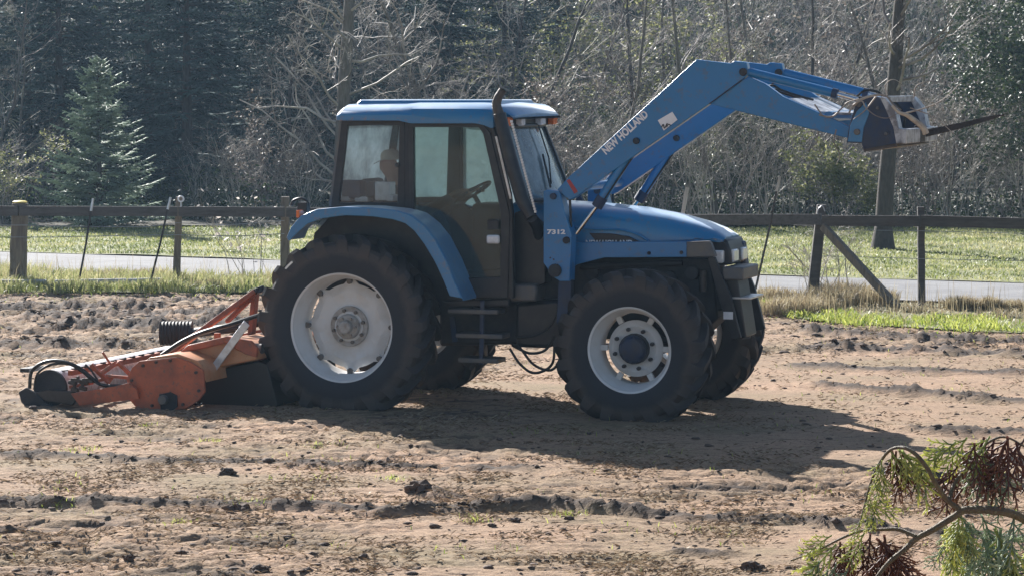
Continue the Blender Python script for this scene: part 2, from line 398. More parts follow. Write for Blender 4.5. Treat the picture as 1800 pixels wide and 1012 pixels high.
def grid_mesh(name, xs, ys, hf, keep=None, tint=None):
    X, Y = np.meshgrid(xs, ys); z, m = hf(X.ravel(), Y.ravel())
    V = np.stack([X.ravel(), Y.ravel(), z], 1); nx = len(xs); ny = len(ys)
    i = (np.arange(ny-1)[:, None]*nx+np.arange(nx-1)[None]).ravel()
    F = np.stack([i, i+1, i+nx+1, i+nx], 1)
    return fast_mesh(name, V, F, m, smooth=True)
ys = [-60, -30, -10, 0, 6, 10, 12, 13.5]; y = 14.2
while y < 41.5: ys.append(y); y += max(.022, y*y/8400*.75)
ys += [42.5, 44, 47, 52, 60, 75, 95]
xs = [-300, -120, -60, -30, -18, -12]+list(np.arange(-9.2, 9.2, .034))+[12, 18, 30, 60, 120, 300]
# soil material
m, n, out = nodes('worked_soil'); b = N(n, 'ShaderNodeBsdfPrincipled'); b.inputs['Roughness'].default_value = .9; b.inputs['Specular IOR Level'].default_value = .25
ta = N(n, 'ShaderNodeAttribute', attribute_name='tint')
n1 = noise_tex(n, .55, 5, .6, world=True, stretch=(1, 1.6, 1)); n2 = noise_tex(n, 9, 8, .72, world=True, stretch=(1, 2.2, 1)); n3 = noise_tex(n, 60, 4, .7, world=True, stretch=(1, 1.6, 1))
r1 = ramp(n, n1.outputs[0], [(.35, (.43, .285, .19)), (.52, (.335, .235, .155)), (.68, (.28, .215, .13))])
r2 = ramp(n, n2.outputs[0], [(.33, (.30, .27, .25)), (.5, (1, 1, 1)), (.72, (1.0, 1.0, .98))])
mx = N(n, 'ShaderNodeMix', data_type='RGBA', blend_type='MULTIPLY'); mx.inputs[0].default_value = .9
n.links.new(r1.outputs[0], mx.inputs[6]); n.links.new(r2.outputs[0], mx.inputs[7])
r3 = ramp(n, n3.outputs[0], [(.36, (.55, .5, .48)), (.55, (1, 1, 1)), (.74, (1.25, 1.2, 1.1))])
mx2 = N(n, 'ShaderNodeMix', data_type='RGBA', blend_type='MULTIPLY'); mx2.inputs[0].default_value = .8
n.links.new(mx.outputs[2], mx2.inputs[6]); n.links.new(r3.outputs[0], mx2.inputs[7])
mo = ramp(n, ta.outputs['Fac'], [(.25, (0, 0, 0)), (.8, (1, 1, 1))])
mx3 = N(n, 'ShaderNodeMix', data_type='RGBA'); n.links.new(mo.outputs[0], mx3.inputs[0]); n.links.new(mx2.outputs[2], mx3.inputs[6]); mx3.inputs[7].default_value = (.075, .055, .043, 1)
n.links.new(mx3.outputs[2], b.inputs['Base Color'])
bp = N(n, 'ShaderNodeBump'); bp.inputs['Strength'].default_value = .9; bp.inputs['Distance'].default_value = .03; n.links.new(n2.outputs[0], bp.inputs['Height'])
bp2 = N(n, 'ShaderNodeBump'); bp2.inputs['Strength'].default_value = .6; bp2.inputs['Distance'].default_value = .008; n.links.new(n3.outputs[0], bp2.inputs['Height']); n.links.new(bp.outputs[0], bp2.inputs['Normal'])
n.links.new(bp2.outputs[0], b.inputs['Normal']); n.links.new(b.outputs[0], out.inputs[0]); M['soil'] = m
link('field', grid_mesh('field', xs, ys, Hf), None, M['soil'], kind='structure')

# ------------------------------------------------------------------ road, verge, lawn, woodland floor, hill
def road_far(x): return 50-.4624*(x+9.4)
def road_near(x): return road_far(x)-4.35
def strip(name, f0, f1, mat, z0, nx=260, ny=24, x0=-60, x1=60, bumps=.0, bs=1.0):
    xs = np.linspace(x0, x1, nx); V = []; 
    t = np.linspace(0, 1, ny)
    X = np.repeat(xs[None], ny, 0); Y = f0(xs)[None]*(1-t[:, None])+f1(xs)[None]*t[:, None]
    z = z0+bumps*fbm(X.ravel()*bs, Y.ravel()*bs*1.5, 3)
    V = np.stack([X.ravel(), Y.ravel(), z], 1); i = (np.arange(ny-1)[:, None]*nx+np.arange(nx-1)[None]).ravel()
    F = np.stack([i, i+1, i+nx+1, i+nx], 1)
    return link(name, fast_mesh(name, V, F, None, True), None, mat, kind='structure')
M['asph'] = surf('pale_worn_asphalt', (.235, .235, .24), .85, 0, (.155, .155, .165), .8, .4, .7, bump=.3, bscale=70, world=True, col3=(.24, .235, .23), spec=.2)
M['turf'] = surf('turf_soil', (.13, .15, .045), .9, 0, (.22, .22, .10), .9, .4, .65, bump=.5, bscale=20, world=True, col3=(.10, .10, .05))
M['verge'] = surf('verge_soil', (.20, .18, .09), .9, 0, (.13, .15, .05), 1.2, .4, .65, bump=.5, bscale=20, world=True, col3=(.25, .2, .12))
M['floor'] = surf('woodland_floor', (.03, .032, .018), .95, 0, (.06, .05, .03), .9, .4, .65, bump=.8, bscale=8, world=True)
strip('grass_verge', lambda x: edge_y(x)+.25, lambda x: road_near(x)-.1, M['verge'], .010, 400, 24, -60, 20, .012, .9)
strip('road', road_near, road_far, M['asph'], .035, 200, 6)
strip('lawn', lambda x: road_far(x)-.06, lambda x: x*0+58.5+fbm(x*.3, x*0, 3)*.8, M['turf'], .045, 400, 40, -60, 60, .05, .25)
strip('woodland_floor', lambda x: x*0+58.0, lambda x: x*0+108, M['floor'], .09, 300, 60, -70, 70, .16, .5)
def sky_screen_z(xs, ys):
    return (7+np.clip((ys-104)*.12, -6, 16)+1.6*fbm(xs*.05, ys*.05, 3)-7*(1-smooth01((ys-98)/9)), xs*0)
xsh = np.linspace(-160, 160, 120); ysh = np.linspace(98, 230, 40)
link('hill', grid_mesh('hill', xsh, ysh, sky_screen_z), None, M['floor'], kind='structure')  # added slope that keeps bright sky from showing through the wood

# ------------------------------------------------------------------ blades, straw, clods
def blades(name, pts, h, w, lean, mat, tint=None, bend=.5, kind='stuff', **k):
    """one bent two-quad blade per point; h, w, lean arrays"""
    n_ = len(pts); a = RNG.uniform(0, 2*PI, n_); la = RNG.uniform(0, 2*PI, n_)
    dx = np.stack([np.cos(a), np.sin(a), a*0], 1)*w[:, None]/2
    L = np.stack([np.cos(la), np.sin(la), la*0], 1)*lean[:, None]
    up = np.array([0, 0, 1.])
    p0 = pts; p1 = pts+up*(h*.6)[:, None]+L*.35; p2 = pts+up*(h*(1-.25*bend))[:, None]+L
    V = np.stack([p0-dx, p0+dx, p1-dx*.7, p1+dx*.7, p2], 1).reshape(-1, 3)
    i = np.arange(n_)*5
    F = np.concatenate([np.stack([i, i+1, i+3], 1), np.stack([i, i+3, i+2], 1), np.stack([i+2, i+3, i+4], 1)], 0)
    t = RNG.uniform(0, 1, n_) if tint is None else tint
    return link(name, fast_mesh(name, V, F, np.repeat(t, 5)), None, mat, kind=kind, **k)
def scatter(n_, x0, x1, y0, y1): return RNG.uniform(x0, x1, n_), RNG.uniform(y0, y1, n_)
# lawn
x, y = scatter(90000, -12.5, 12.5, 40, 59)
k = (y > road_far(x)+.05) & (y < 58.6) & (np.abs(x) < y*.2+.6); x = x[k]; y = y[k]
pt = .04+.0*x
z = .055+.05*fbm(x*.25, y*.25*1.5, 3)
tn = np.clip(.5+fbm(x*.5, y*.8, 3)*1.1+RNG.normal(0, .18, len(x)), 0, 1)
blades('lawn_grass', np.stack([x, y, z-.01], 1), RNG.uniform(.02, .07, len(x)), RNG.uniform(.012, .03, len(x)), RNG.uniform(.0, .07, len(x)), M['palegrass'], tn)
# verge: long pale grass left, lime green right
def verge_pts(n_, x0, x1):
    x, y = scatter(n_, x0, x1, 31.5, 47)
    e = edge_y(x)+fbm(x*1.1, x*0+2, 4)*.9; k = (y > e) & (y < road_near(x)-.15) & (np.abs(x) < y*.2+.5)
    return x[k], y[k], e[k]
x, y, e = verge_pts(90000, -10, -2)
tall = smooth01(fbm(x*.8, y*.9, 3)*1.6+.45); z = np.full(len(x), .008)
blades('meadow_grass', np.stack([x, y, z], 1), RNG.uniform(.05, .14, len(x))+.20*tall*RNG.uniform(0, 1, len(x)), RNG.uniform(.008, .02, len(x)), RNG.uniform(.02, .16, len(x)), M['palegrass'], np.clip(RNG.normal(.58, .25, len(x))+tall*.2-.3*(y < e+.5), 0, 1))
x, y, e = verge_pts(120000, 1.5, 10); e = e+.5*fbm(x*2.2, y*0, 3)
near = smooth01((2.3+1.2*fbm(x*.9, x*0+6, 3)-(y-e))/.7); cl_ = smooth01(fbm(x*2.4, y*2.0, 3)*2.2+.55)
k = (RNG.uniform(0, 1, len(x)) < near*(.25+.75*cl_)*smooth01((y-e+.35)/.5)); xg, yg, ng, cg = x[k], y[k], near[k], cl_[k]
blades('lime_green_grass', np.stack([xg, yg, xg*0+.008], 1), RNG.uniform(.03, .085, len(xg))*(.7+.9*cg), RNG.uniform(.008, .02, len(xg)), RNG.uniform(.03, .12, len(xg)), M['grass'], np.clip(RNG.normal(.45, .22, len(xg))+.35*cg, 0, 1))
k = (RNG.uniform(0, 1, len(x)) > near) & (RNG.uniform(0, 1, len(x)) < .08+.6*smooth01(fbm(x*1.6+3, y*1.8, 3)*2.4+.35)); x, y = x[k], y[k]
blades('dry_verge_grass', np.stack([x, y, x*0+.01], 1), RNG.uniform(.03, .09, len(x))*(1+1.3*smooth01(fbm(x*1.2, y*1.5, 2)*2)), RNG.uniform(.008, .018, len(x)), RNG.uniform(.03, .16, len(x)), M['drygrass'], np.clip(RNG.normal(.4, .25, len(x)), 0, 1))
x, y = scatter(22000, -9, 9.5, 32, 42); d = edge_y(x)-y+fbm(x*1.5, y*2, 3)*.9; k = (d > -.3) & (d < 1.3) & (RNG.uniform(0, 1, len(x)) < np.exp(-np.clip(d, 0, 9)*2.2)*.8); x, y = x[k], y[k]; z = Hf(x, y)[0]
blades('edge_weeds', np.stack([x, y, z], 1), RNG.uniform(.03, .09, len(x)), RNG.uniform(.007, .016, len(x)), RNG.uniform(.02, .1, len(x)), M['grass'], RNG.uniform(.1, .9, len(x)))
# dry brown tufts at the fence line
def tuft(cx, cy, n_, rad, h, mat, name, tmin=0, tmax=1, lean=.25, z0=.02, wid=.012, kind=None, **k):
    r = rad*np.sqrt(RNG.uniform(0, 1, n_))*.6; a = RNG.uniform(0, 2*PI, n_)
    pts = np.stack([cx+r*np.cos(a)*1.3, cy+r*np.sin(a), np.full(n_, z0)], 1)
    hh = RNG.uniform(.45, 1, n_)*h*(1-.4*(r/rad))
    return blades(name, pts, hh, RNG.uniform(.5, 1.2, n_)*wid, RNG.uniform(.05, 1, n_)*lean*h*1.6, mat, RNG.uniform(tmin, tmax, n_), .6, kind, **k)
tl = [(1385, 552, .5, .38), (1448, 540, .45, .42), (1480, 530, .5, .45), (1530, 535, .45, .36), (1690, 545, .26, .30), (1738, 545, .2, .28), (1785, 545, .25, .22), (1360, 530, .4, .3), (1420, 545, .5, .3)]
desc = ['flattened straw coloured tussock beside the far front tyre', 'tall dry brown tussock at the foot of the leaning fence post', 'tall dry brown tussock just right of the leaning fence post', 'dry brown tussock under the slanting fence brace',
        'rounded brown tussock right of the upright fence post', 'narrow brown tussock right of the rounded tussock', 'low dry tussock at the right edge of the verge', 'pale dry tussock behind the thin leaning stick', 'low straw tussock left of the leaning fence post']
for (px, py, rad, h), d in zip(tl, desc):
    g = gnd(px, py); t = tuft(g.x, g.y, int(1500*rad+350), rad*1.15, h*.95, M['drygrass'], 'grass_tussock', 0, .9, label=d, cat='dry grass', group='dry tussocks along the right fence')
for px, py, rad, h, d in [(655, 480, .3, .22, 'x')][:0]: pass
for px, py, rad, h, d in [(205, 490, .4, .22, 'greyish dry weed clump between the two leaning rods'), (365, 508, .3, .2, 'greyish dry weed clump right of the second slim fence post'), (265, 488, .35, .22, 'dry weed clump at the foot of the right leaning rod')]:
    g = gnd(px, py); tuft(g.x, g.y, 380, rad, h, M['drygrass'], 'weed_clump', 0, .7, label=d, cat='dry weeds', group='dry weeds along the left fence')
# thin tall dead stems through the verge
x, y, e = verge_pts(6500, -10, 10); h = RNG.uniform(.2, .6, len(x))
blades('dead_stems', np.stack([x, y, x*0], 1), h, np.full(len(x), .006), RNG.uniform(.0, .12, len(x)), M['drygrass'], RNG.uniform(.2, .8, len(x)))
# straw and small weeds in the field
def fieldpts(n_, y0=14.3, y1=41):
    # even in depth
    y = y0*(y1/y0)**RNG.uniform(0, 1, n_); x = RNG.uniform(-1, 1, n_)*(y*.195+.3); k = y < edge_y(x)+.3; x, y = x[k], y[k]
    z, mo = Hf(x, y); return x, y, z, mo
def underm(x, y):
    u = (x-O0.x)*UX.x+(y-O0.y)*UX.y; v = (x-O0.x)*VX.x+(y-O0.y)*VX.y
    return (u > -3.8) & (u < 3.8) & (v > -.8) & (v < 2.9)
x, y, z, mo = fieldpts(150000); dens = smooth01(fbm(x*.8, y*1.2+5, 4)*2.+.35)*(1-.75*smooth01((x-1)/2)*(y > 21.3)*(y < 31)); k = RNG.uniform(0, 1, len(x)) < dens; x, y, z = x[k], y[k], z[k]
n_ = len(x); a = RNG.normal(0, .7, n_)+PI*(RNG.uniform(0, 1, n_) > .5); L = RNG.uniform(.02, .075, n_); w = RNG.uniform(.0012, .0035, n_)*(1+y*.02)
d = np.stack([np.cos(a), np.sin(a)*.8, RNG.uniform(-.05, .45, n_)], 1)*L[:, None]; s_ = np.stack([-np.sin(a), np.cos(a), a*0+.4], 1)*w[:, None]
p = np.stack([x, y, z+.004], 1); V = np.stack([p-s_, p+s_, p+d*.5+s_*.8+[0, 0, .006], p+d], 1).reshape(-1, 3); i = np.arange(n_)*4
link('straw_litter', fast_mesh('straw_litter', V, np.concatenate([np.stack([i, i+1, i+2], 1), np.stack([i, i+2, i+3], 1)], 0), np.repeat(RNG.uniform(0, 1, n_)**1.3, 4)), None, M['straw'], kind='stuff')
x, y, z, mo = fieldpts(26000); dens = smooth01(fbm(x*1.0+40, y*1.3+9, 3)*2.6-.45)*(1-.9*underm(x, y)); k = RNG.uniform(0, 1, len(x)) < dens*.8+.012; x, y, z = x[k], y[k], z[k]
blades('field_weeds', np.stack([x, y, z-.003], 1), RNG.uniform(.02, .06, len(x)), RNG.uniform(.004, .009, len(x)), RNG.uniform(.01, .06, len(x)), M['grass'], RNG.uniform(.2, 1, len(x)))
# a few green seedlings tufts seen as bright specks
for px, py in [(375, 773), (258, 748), (150, 790), (310, 915), (835, 912), (1000, 905), (430, 885), (560, 780), (690, 840), (100, 885)]:
    g = gnd(px, py); zz = Z(g.x, g.y); r = RNG.uniform(0, .17, 60)**1.0; a = RNG.uniform(0, 2*PI, 60)
    blades('field_weeds', np.stack([g.x+r*np.cos(a), g.y+r*np.sin(a), Hf(g.x+r*np.cos(a), g.y+r*np.sin(a))[0]-.004], 1), RNG.uniform(.015, .06, 60), RNG.uniform(.003, .007, 60), RNG.uniform(.01, .06, 60), M['grass'], RNG.uniform(.5, 1, 60))
# clods: squashed, dented octahedra
def clods(name, x, y, z, s, mat):
    n_ = len(x); base = np.array([(1, 0, 0), (.7, .7, 0), (0, 1, 0), (-.7, .7, 0), (-1, 0, 0), (-.7, -.7, 0), (0, -1, 0), (.7, -.7, 0), (.5, .3, .8), (-.5, .35, .75), (-.1, -.5, .8), (0, 0, -.6)], float)
    V = base[None]*s[:, None, None]*RNG.uniform(.65, 1.3, (n_, 12, 1))*np.stack([RNG.uniform(.9, 1.9, n_), RNG.uniform(.7, 1.2, n_), RNG.uniform(.45, .85, n_)], 1)[:, None, :]
    V += np.stack([x, y, z+s*.15], 1)[:, None]
    F = []
    for q in range(8): F.append((q, (q+1) % 8, 11)[::-1])
    F += [(0, 1, 8), (1, 2, 8), (2, 9, 8), (2, 3, 9), (3, 4, 9), (4, 5, 9), (5, 10, 9), (5, 6, 10), (6, 7, 10), (7, 8, 10), (7, 0, 8), (8, 9, 10)]
    F = (np.array(F)[None]+(np.arange(n_)*12)[:, None, None]).reshape(-1, 3)
    return link(name, fast_mesh(name, V.reshape(-1, 3), F), None, mat, kind='stuff')
x, y, z, mo = fieldpts(90000); pr = np.clip(mo*1.3-.15, 0, 1)*(1-.8*underm(x, y)); k = RNG.uniform(0, 1, len(x)) < pr*.28+.035*(1-underm(x, y)); x, y, z, mo = x[k], y[k], z[k], mo[k]
s_ = RNG.gamma(1.8, .005, len(x))*(1+1.0*smooth01((y-29)/4)); s_ = np.clip(s_, .004, .04)
clods('soil_clods', x, y, z, s_, M['clod'])
# single dark clods one can point at
big = [(398, 832, .055), (455, 1003, .05), (227, 980, .03), (1322, 1000, .05), (905, 916, .03), (420, 893, .07), (865, 922, .025), (740, 862, .08), (620, 1002, .03), (540, 1002, .035), (450, 908, .03), (1000, 912, .025)]
bl = ['dark clod of soil alone below the left end of the tractor shadow', 'dark clod of soil at the bottom edge left of centre', 'small dark clod of soil near the lower left corner', 'dark clod of soil at the bottom edge left of the cypress tip',
      'small clod of soil left of the hump in the long ridge', 'lumpy clod pushed up against the long ridge', 'small clod of soil below the long ridge left of its hump', 'big clod heap between the two long ridges', 'clod of soil at the bottom edge under the rear wheel', 'clod of soil at the bottom edge under the rear rim', 'small clod below the lumpy clod', 'small clod below the hump in the long ridge']
for (px, py, s), l in zip(big, bl):
    g = gnd(px, py); bm = bmesh.new(); bmesh.ops.create_icosphere(bm, subdivisions=3, radius=1)
    for v in bm.verts:
        k = 1+.9*float(fbm(v.co.x*1.7+px, v.co.y*1.7+v.co.z*1.3, 4))+.15*random.uniform(-1, 1); v.co = Vector((v.co.x*1.3*k, v.co.y*k, v.co.z*.75*k))*s
    me = bpy.data.meshes.new('soil_clod'); bm.to_mesh(me); bm.free()
    link('soil_clod', me, None, M['clod'], loc=(g.x, g.y, Z(g.x, g.y)+s*.3), label=l, cat='soil clod', group='single clods lying in the field')

# ------------------------------------------------------------------ trees
def grow(rng, start, direc, length, rad, depth, maxd, out, wander=.25, up=.08, kids=(3, 5), shrink=.62, ang=(25, 55), seg=5, minr=.0022, tipk=.35):
    p = np.array(start, float); d = np.array(direc, float); d /= np.linalg.norm(d)
    L = length/seg; pts = [p.copy()]; ds = [d.copy()]
    for i in range(seg):
        d = d+rng.normal(0, wander*.5, 3)+np.array([0, 0, up]); d /= np.linalg.norm(d)
        p2 = p+d*L; t0 = i/seg; t1 = (i+1)/seg
        r0 = max(minr, rad*(1-(1-tipk)*t0)); r1 = max(minr*.8, rad*(1-(1-tipk)*t1))
        out.append((p[0], p[1], p[2], p2[0], p2[1], p2[2], r0, r1, depth)); p = p2; pts.append(p.copy()); ds.append(d.copy())
    if depth >= maxd: return
    nk = rng.integers(kids[0], kids[1]+1)
    for j in range(nk):
        t = rng.uniform(.25 if depth else .3, 1.); f = t*seg; i = min(int(f), seg-1); q = pts[i]+(pts[i+1]-pts[i])*(f-i); dd = ds[i+1]
        a = R(rng.uniform(*ang)); o = rng.normal(0, 1, 3); o -= dd*o.dot(dd); o /= np.linalg.norm(o)+1e-9
        nd = dd*math.cos(a)+o*math.sin(a)
        grow(rng, q, nd, length*shrink*rng.uniform(.7, 1.15)*(1.1-.45*t), rad*(1-(1-tipk)*t)*.62, depth+1, maxd, out, wander, up, kids, shrink, ang, max(3, seg-1), minr, tipk)
def tree_meshes(name, segs, split=0, tr_n=10, br_n=5):
    a = np.array(segs); t = a[a[:, 8] <= split]; c = a[a[:, 8] > split]
    out = []
    for q, n_ in ((t, tr_n), (c[c[:, 8] <= split+1], br_n), (c[c[:, 8] > split+1], 3)):
        out.append(seg_tubes(q[:, 0:3], q[:, 3:6], q[:, 6], q[:, 7], n_) if len(q) else None)
    tm = fast_mesh(name+'_trunk', *out[0], None, True) if out[0] else None
    V, F = out[1] if out[1] else (np.zeros((0, 3)), np.zeros((0, 4), int))
    if out[2]: F = np.concatenate([F, out[2][1]+len(V)]); V = np.concatenate([V, out[2][0]])
    return tm, fast_mesh(name+'_crown', V, F, None, True)
def bare(seed, H, maxd=4, kids=(4, 6), rad=.1, wander=.3, up=.06, low=.2, n1=16, ang=(30, 70), lk=.42, lean=.08, tw=.07):
    rng = np.random.default_rng(seed); out = []; seg = 12
    d = np.array([rng.normal(0, lean), rng.normal(0, lean), 1.]); p = np.zeros(3); p[2] = -.15; pts = [p.copy()]; L = H/seg
    for i in range(seg):
        d = d+rng.normal(0, tw, 3); d[2] = max(d[2], .6); d /= np.linalg.norm(d); p2 = p+d*L
        fl = 1.5 if i == 0 else 1
        out.append((*p, *p2, rad*(1-(.8 if tw > .04 else .5)*i/seg)*fl, rad*(1-(.8 if tw > .04 else .5)*(i+1)/seg), 0)); p = p2; pts.append(p.copy())
    for j in range(n1):
        t = low+(1-low)*(j+rng.uniform(0, 1))/n1; f = min(t*seg, seg-.01); i = int(f); q = pts[i]+(pts[i+1]-pts[i])*(f-i)
        az = rng.uniform(0, 2*PI); e = R(rng.uniform(5, 55)); nd = np.array([math.cos(az)*math.cos(e), math.sin(az)*math.cos(e), math.sin(e)])
        grow(rng, q, nd, H*lk*(1.15-.6*t)*rng.uniform(.6, 1.1), min(.035, rad*(1-.8*t)*.42), 1, maxd, out, wander, up, kids, .6, ang, 5)
    return out
def shrub(seed, H, stems=12, maxd=3, kids=(3, 5), rad=.014, spread=.5, wander=.25):
    rng = np.random.default_rng(seed); out = []
    for s in range(stems):
        az = rng.uniform(0, 2*PI); k = rng.uniform(.1, spread); nd = (math.cos(az)*k, math.sin(az)*k, 1)
        grow(rng, (rng.normal(0, .15), rng.normal(0, .15), -.05), nd, H*rng.uniform(.6, 1.05), rad*rng.uniform(.6, 1.2), 0, maxd, out, wander, .02, kids, .55, (20, 60), 6, .0028)
    return out
def cards(rng, P_, size, flat=.0):
    """one leaf-shaped rhomb folded along its midrib per point"""
    n_ = len(P_); a = rng.normal(0, 1, (n_, 3)); a[:, 2] = a[:, 2]*.6-flat; a /= np.linalg.norm(a, axis=1, keepdims=True)
    b = rng.normal(0, 1, (n_, 3)); b -= a*(a*b).sum(1, keepdims=True); b /= np.linalg.norm(b, axis=1, keepdims=True)
    c = np.cross(a, b); s = size[:, None]
    V = np.stack([P_, P_+a*s*.5+b*s*.24+c*s*.06, P_+a*s, P_+a*s*.5-b*s*.24+c*s*.06], 1).reshape(-1, 3)
    i = np.arange(n_)*4; return V, np.concatenate([np.stack([i, i+1, i+2], 1), np.stack([i, i+2, i+3], 1)])
def leaves_on(segs, seed, n_, size, mind=2, jit=.05, clump=1.):
    rng = np.random.default_rng(seed); a = np.array(segs); a = a[a[:, 8] >= mind]
    w = rng.uniform(0, 1, len(a))**clump; w /= w.sum()
    i = rng.choice(len(a), n_, p=w); t = rng.uniform(0, 1, (n_, 1)); p = a[i, 0:3]*(1-t)+a[i, 3:6]*t+rng.normal(0, jit, (n_, 3))
    V, F = cards(rng, p, rng.uniform(.6, 1.3, n_)*size, .2); return V, F, np.repeat(rng.uniform(0, 1, n_), 4)
def conifer(seed, H, Rb, whorl=.16, blen=.28, nb=(5, 8), dens=.07, droop=.25, thick=.011, side=True, start=.25, power=.85, upt=.35):
    """trunk + boughs; every bough carries flat sprays of needled twigs"""
    rng = np.random.default_rng(seed); tr = []; seg = 10
    for i in range(seg): tr.append((0, 0, -.1+H*i/seg, 0, 0, -.1+H*(i+1)/seg, .022*H*(1-i/seg)+.008, .022*H*(1-(i+1)/seg)+.008, 0))
    P0 = []; P1 = []; R0 = []; R1 = []; T = []; br = []
    z = start
    while z < H*.985:
        for k in range(rng.integers(*nb)):
            az = rng.uniform(0, 2*PI); bl = Rb*(max(0, 1-z/H)**power)*rng.uniform(.55, 1.25)+.10
            nseg = 6; p = np.array([0, 0, z+rng.uniform(-.06, .06)]); el = .35*(z/H)-droop*.2+rng.normal(0, .09)
            pts = [p.copy()]; ds = []
            for i in range(nseg):
                t = i/nseg; e = el-droop*math.sin(t*PI*.8)+upt*t*t; d = np.array([math.cos(az)*math.cos(e), math.sin(az)*math.cos(e), math.sin(e)]); az += rng.normal(0, .05)
                p = p+d*bl/nseg; pts.append(p.copy()); ds.append(d)
            for i in range(nseg): br.append((*pts[i], *pts[i+1], .004+.010*bl*(1-i/nseg), .003+.010*bl*(1-(i+1)/nseg), 1))
            tb = rng.uniform(.0, .55)
            m_ = max(3, int(bl/dens)); 
            for j in range(m_):
                t = .12+.88*(j+rng.uniform(0, 1))/m_; f = min(t*nseg, nseg-.01); i = int(f); q = pts[i]+(pts[i+1]-pts[i])*(f-i); d = ds[i]
                sd = np.array([-d[1], d[0], 0]); sd /= np.linalg.norm(sd)+1e-9
                for sg in (-1, 1):
                    L = blen*(1.12-t*.8)*rng.uniform(.55, 1.2)*min(1, .35+bl)
                    v = d*rng.uniform(.5, .9)+sd*sg*rng.uniform(.6, 1.)+np.array([0, 0, rng.uniform(-.45, .15)]); v /= np.linalg.norm(v)
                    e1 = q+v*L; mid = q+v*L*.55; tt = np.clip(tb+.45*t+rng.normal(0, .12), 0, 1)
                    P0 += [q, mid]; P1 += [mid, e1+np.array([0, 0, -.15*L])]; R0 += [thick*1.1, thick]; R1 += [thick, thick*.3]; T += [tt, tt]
                    if side:
                        for s2 in (-1, 1):
                            for c_ in (.3, .55, .8):
                                o = np.cross(v, np.array([0, 0, 1.])); o = v*.75+o*s2*.75; o[2] += rng.uniform(-.3, .1); o /= np.linalg.norm(o)
                                b0 = q+v*L*c_; P0.append(b0); P1.append(b0+o*L*.36*(1.2-c_)); R0.append(thick*.85); R1.append(thick*.2); T.append(tt)
            P0.append(pts[-2]); P1.append(pts[-1]+ds[-1]*.08); R0.append(thick*1.2); R1.append(thick*.3); T.append(min(1, tb+.5))
        z += whorl*rng.uniform(.7, 1.3)*(1.15-.5*z/H)
    P0.append([0, 0, H-.2]); P1.append([0, 0, H+.05]); R0.append(.02); R1.append(.005); T.append(.8)
    b_ = np.array(br); t_ = np.array(tr)
    V1, F1 = seg_tubes(t_[:, 0:3], t_[:, 3:6], t_[:, 6], t_[:, 7], 8); V2, F2 = seg_tubes(b_[:, 0:3], b_[:, 3:6], b_[:, 6], b_[:, 7], 3)
    tm = fast_mesh('conifer_trunk', np.concatenate([V1, V2]), np.concatenate([F1, F2+len(V1)]), None, True)
    V, F = seg_tubes(P0, P1, R0, R1, 3); return tm, fast_mesh('conifer_crown', V, F, np.repeat(np.array(T), 6))
def place_tree(name, trunk, crown, tm, cm, x, y, s=1., rz=0., lab='', cat='tree', group=None, z=None, lean=(0, 0)):
    z = .06 if z is None else z
    r = empty(name, (x, y, z), rz, label=lab, cat=cat, group=group); r.scale = (s,)*3; r.rotation_euler = (lean[0], lean[1], rz)
    if trunk: link('trunk', trunk, r, tm)
    c = link('crown', crown, r, cm); return r
def X(px, Y): return (px-900)/FOC*Y

# --- young fir standing in front of the dark conifers
tm, cm = conifer(3, 3.55, 1.5, whorl=.15, blen=.34, nb=(6, 9), dens=.085, droop=.12, thick=.015, start=.12, power=.8, upt=.55)
place_tree('fir_tree', tm, cm, M['bark2'], M['needle2'], X(172, 58), 58.2, 1, .4, 'young pale green fir with a pointed top in front of the dark conifers', 'fir tree')
# --- dark conifers behind: three shapes
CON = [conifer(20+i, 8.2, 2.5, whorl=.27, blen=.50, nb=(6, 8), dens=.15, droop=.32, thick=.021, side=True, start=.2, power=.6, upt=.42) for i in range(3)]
spots = [(-14.6, 69), (-12.9, 73), (-11.3, 68.5), (-9.4, 71), (-8.0, 67.5), (-6.4, 72.5), (-5.2, 68), (-3.6, 75), (-2.0, 71.5), (-.2, 73), (1.3, 77), (-15.5, 78), (-12, 80), (-8.5, 79), (-4.8, 81), (-16.8, 70), (15.3, 71), (14.6, 64.5), (17, 76), (3.4, 84), (-6.9, 86), (-10.5, 88)]
where = ['at the left edge of the picture', 'left of the young fir and well behind it', 'directly behind the young fir', 'just right behind the young fir tip', 'dark mass right of the young fir', 'behind the twiggy tree left of the cab', 'behind the left leaning rod', 'behind the cab roof',
         'above the cab roof', 'right of the exhaust stack', 'behind the loader arm lettering', 'far back at the left edge', 'far back behind the young fir', 'far back between the firs', 'far back left of the cab', 'half out of the left edge', 'behind the evergreen at the right edge', 'in the upper right corner', 'far back in the upper right corner', 'far back behind the loader knee', 'far back behind the cab', 'far back left of centre']
for i, ((x, y), w) in enumerate(zip(spots, where)):
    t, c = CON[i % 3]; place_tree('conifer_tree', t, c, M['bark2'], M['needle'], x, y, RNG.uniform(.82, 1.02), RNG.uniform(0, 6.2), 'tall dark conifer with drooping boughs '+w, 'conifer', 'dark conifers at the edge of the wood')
# --- bare trees
BARE = [tree_meshes('bare', bare(40+i, 6.6, 4, (4, 5), .075, .38, .05, .12, 20, lk=.36)) for i in range(5)]
POLE = [tree_meshes('pole', bare(60+i, 7.2, 3, (3, 4), .07, .3, .12, .3, 14, lk=.28, ang=(20, 50))) for i in range(3)]
SHR = [shrub(80+i, 3.4, 11, 3, (3, 4), .016, .55) for i in range(3)]
SHM = [tree_meshes('shrub', s, -1, 3, 4)[1] for s in SHR]
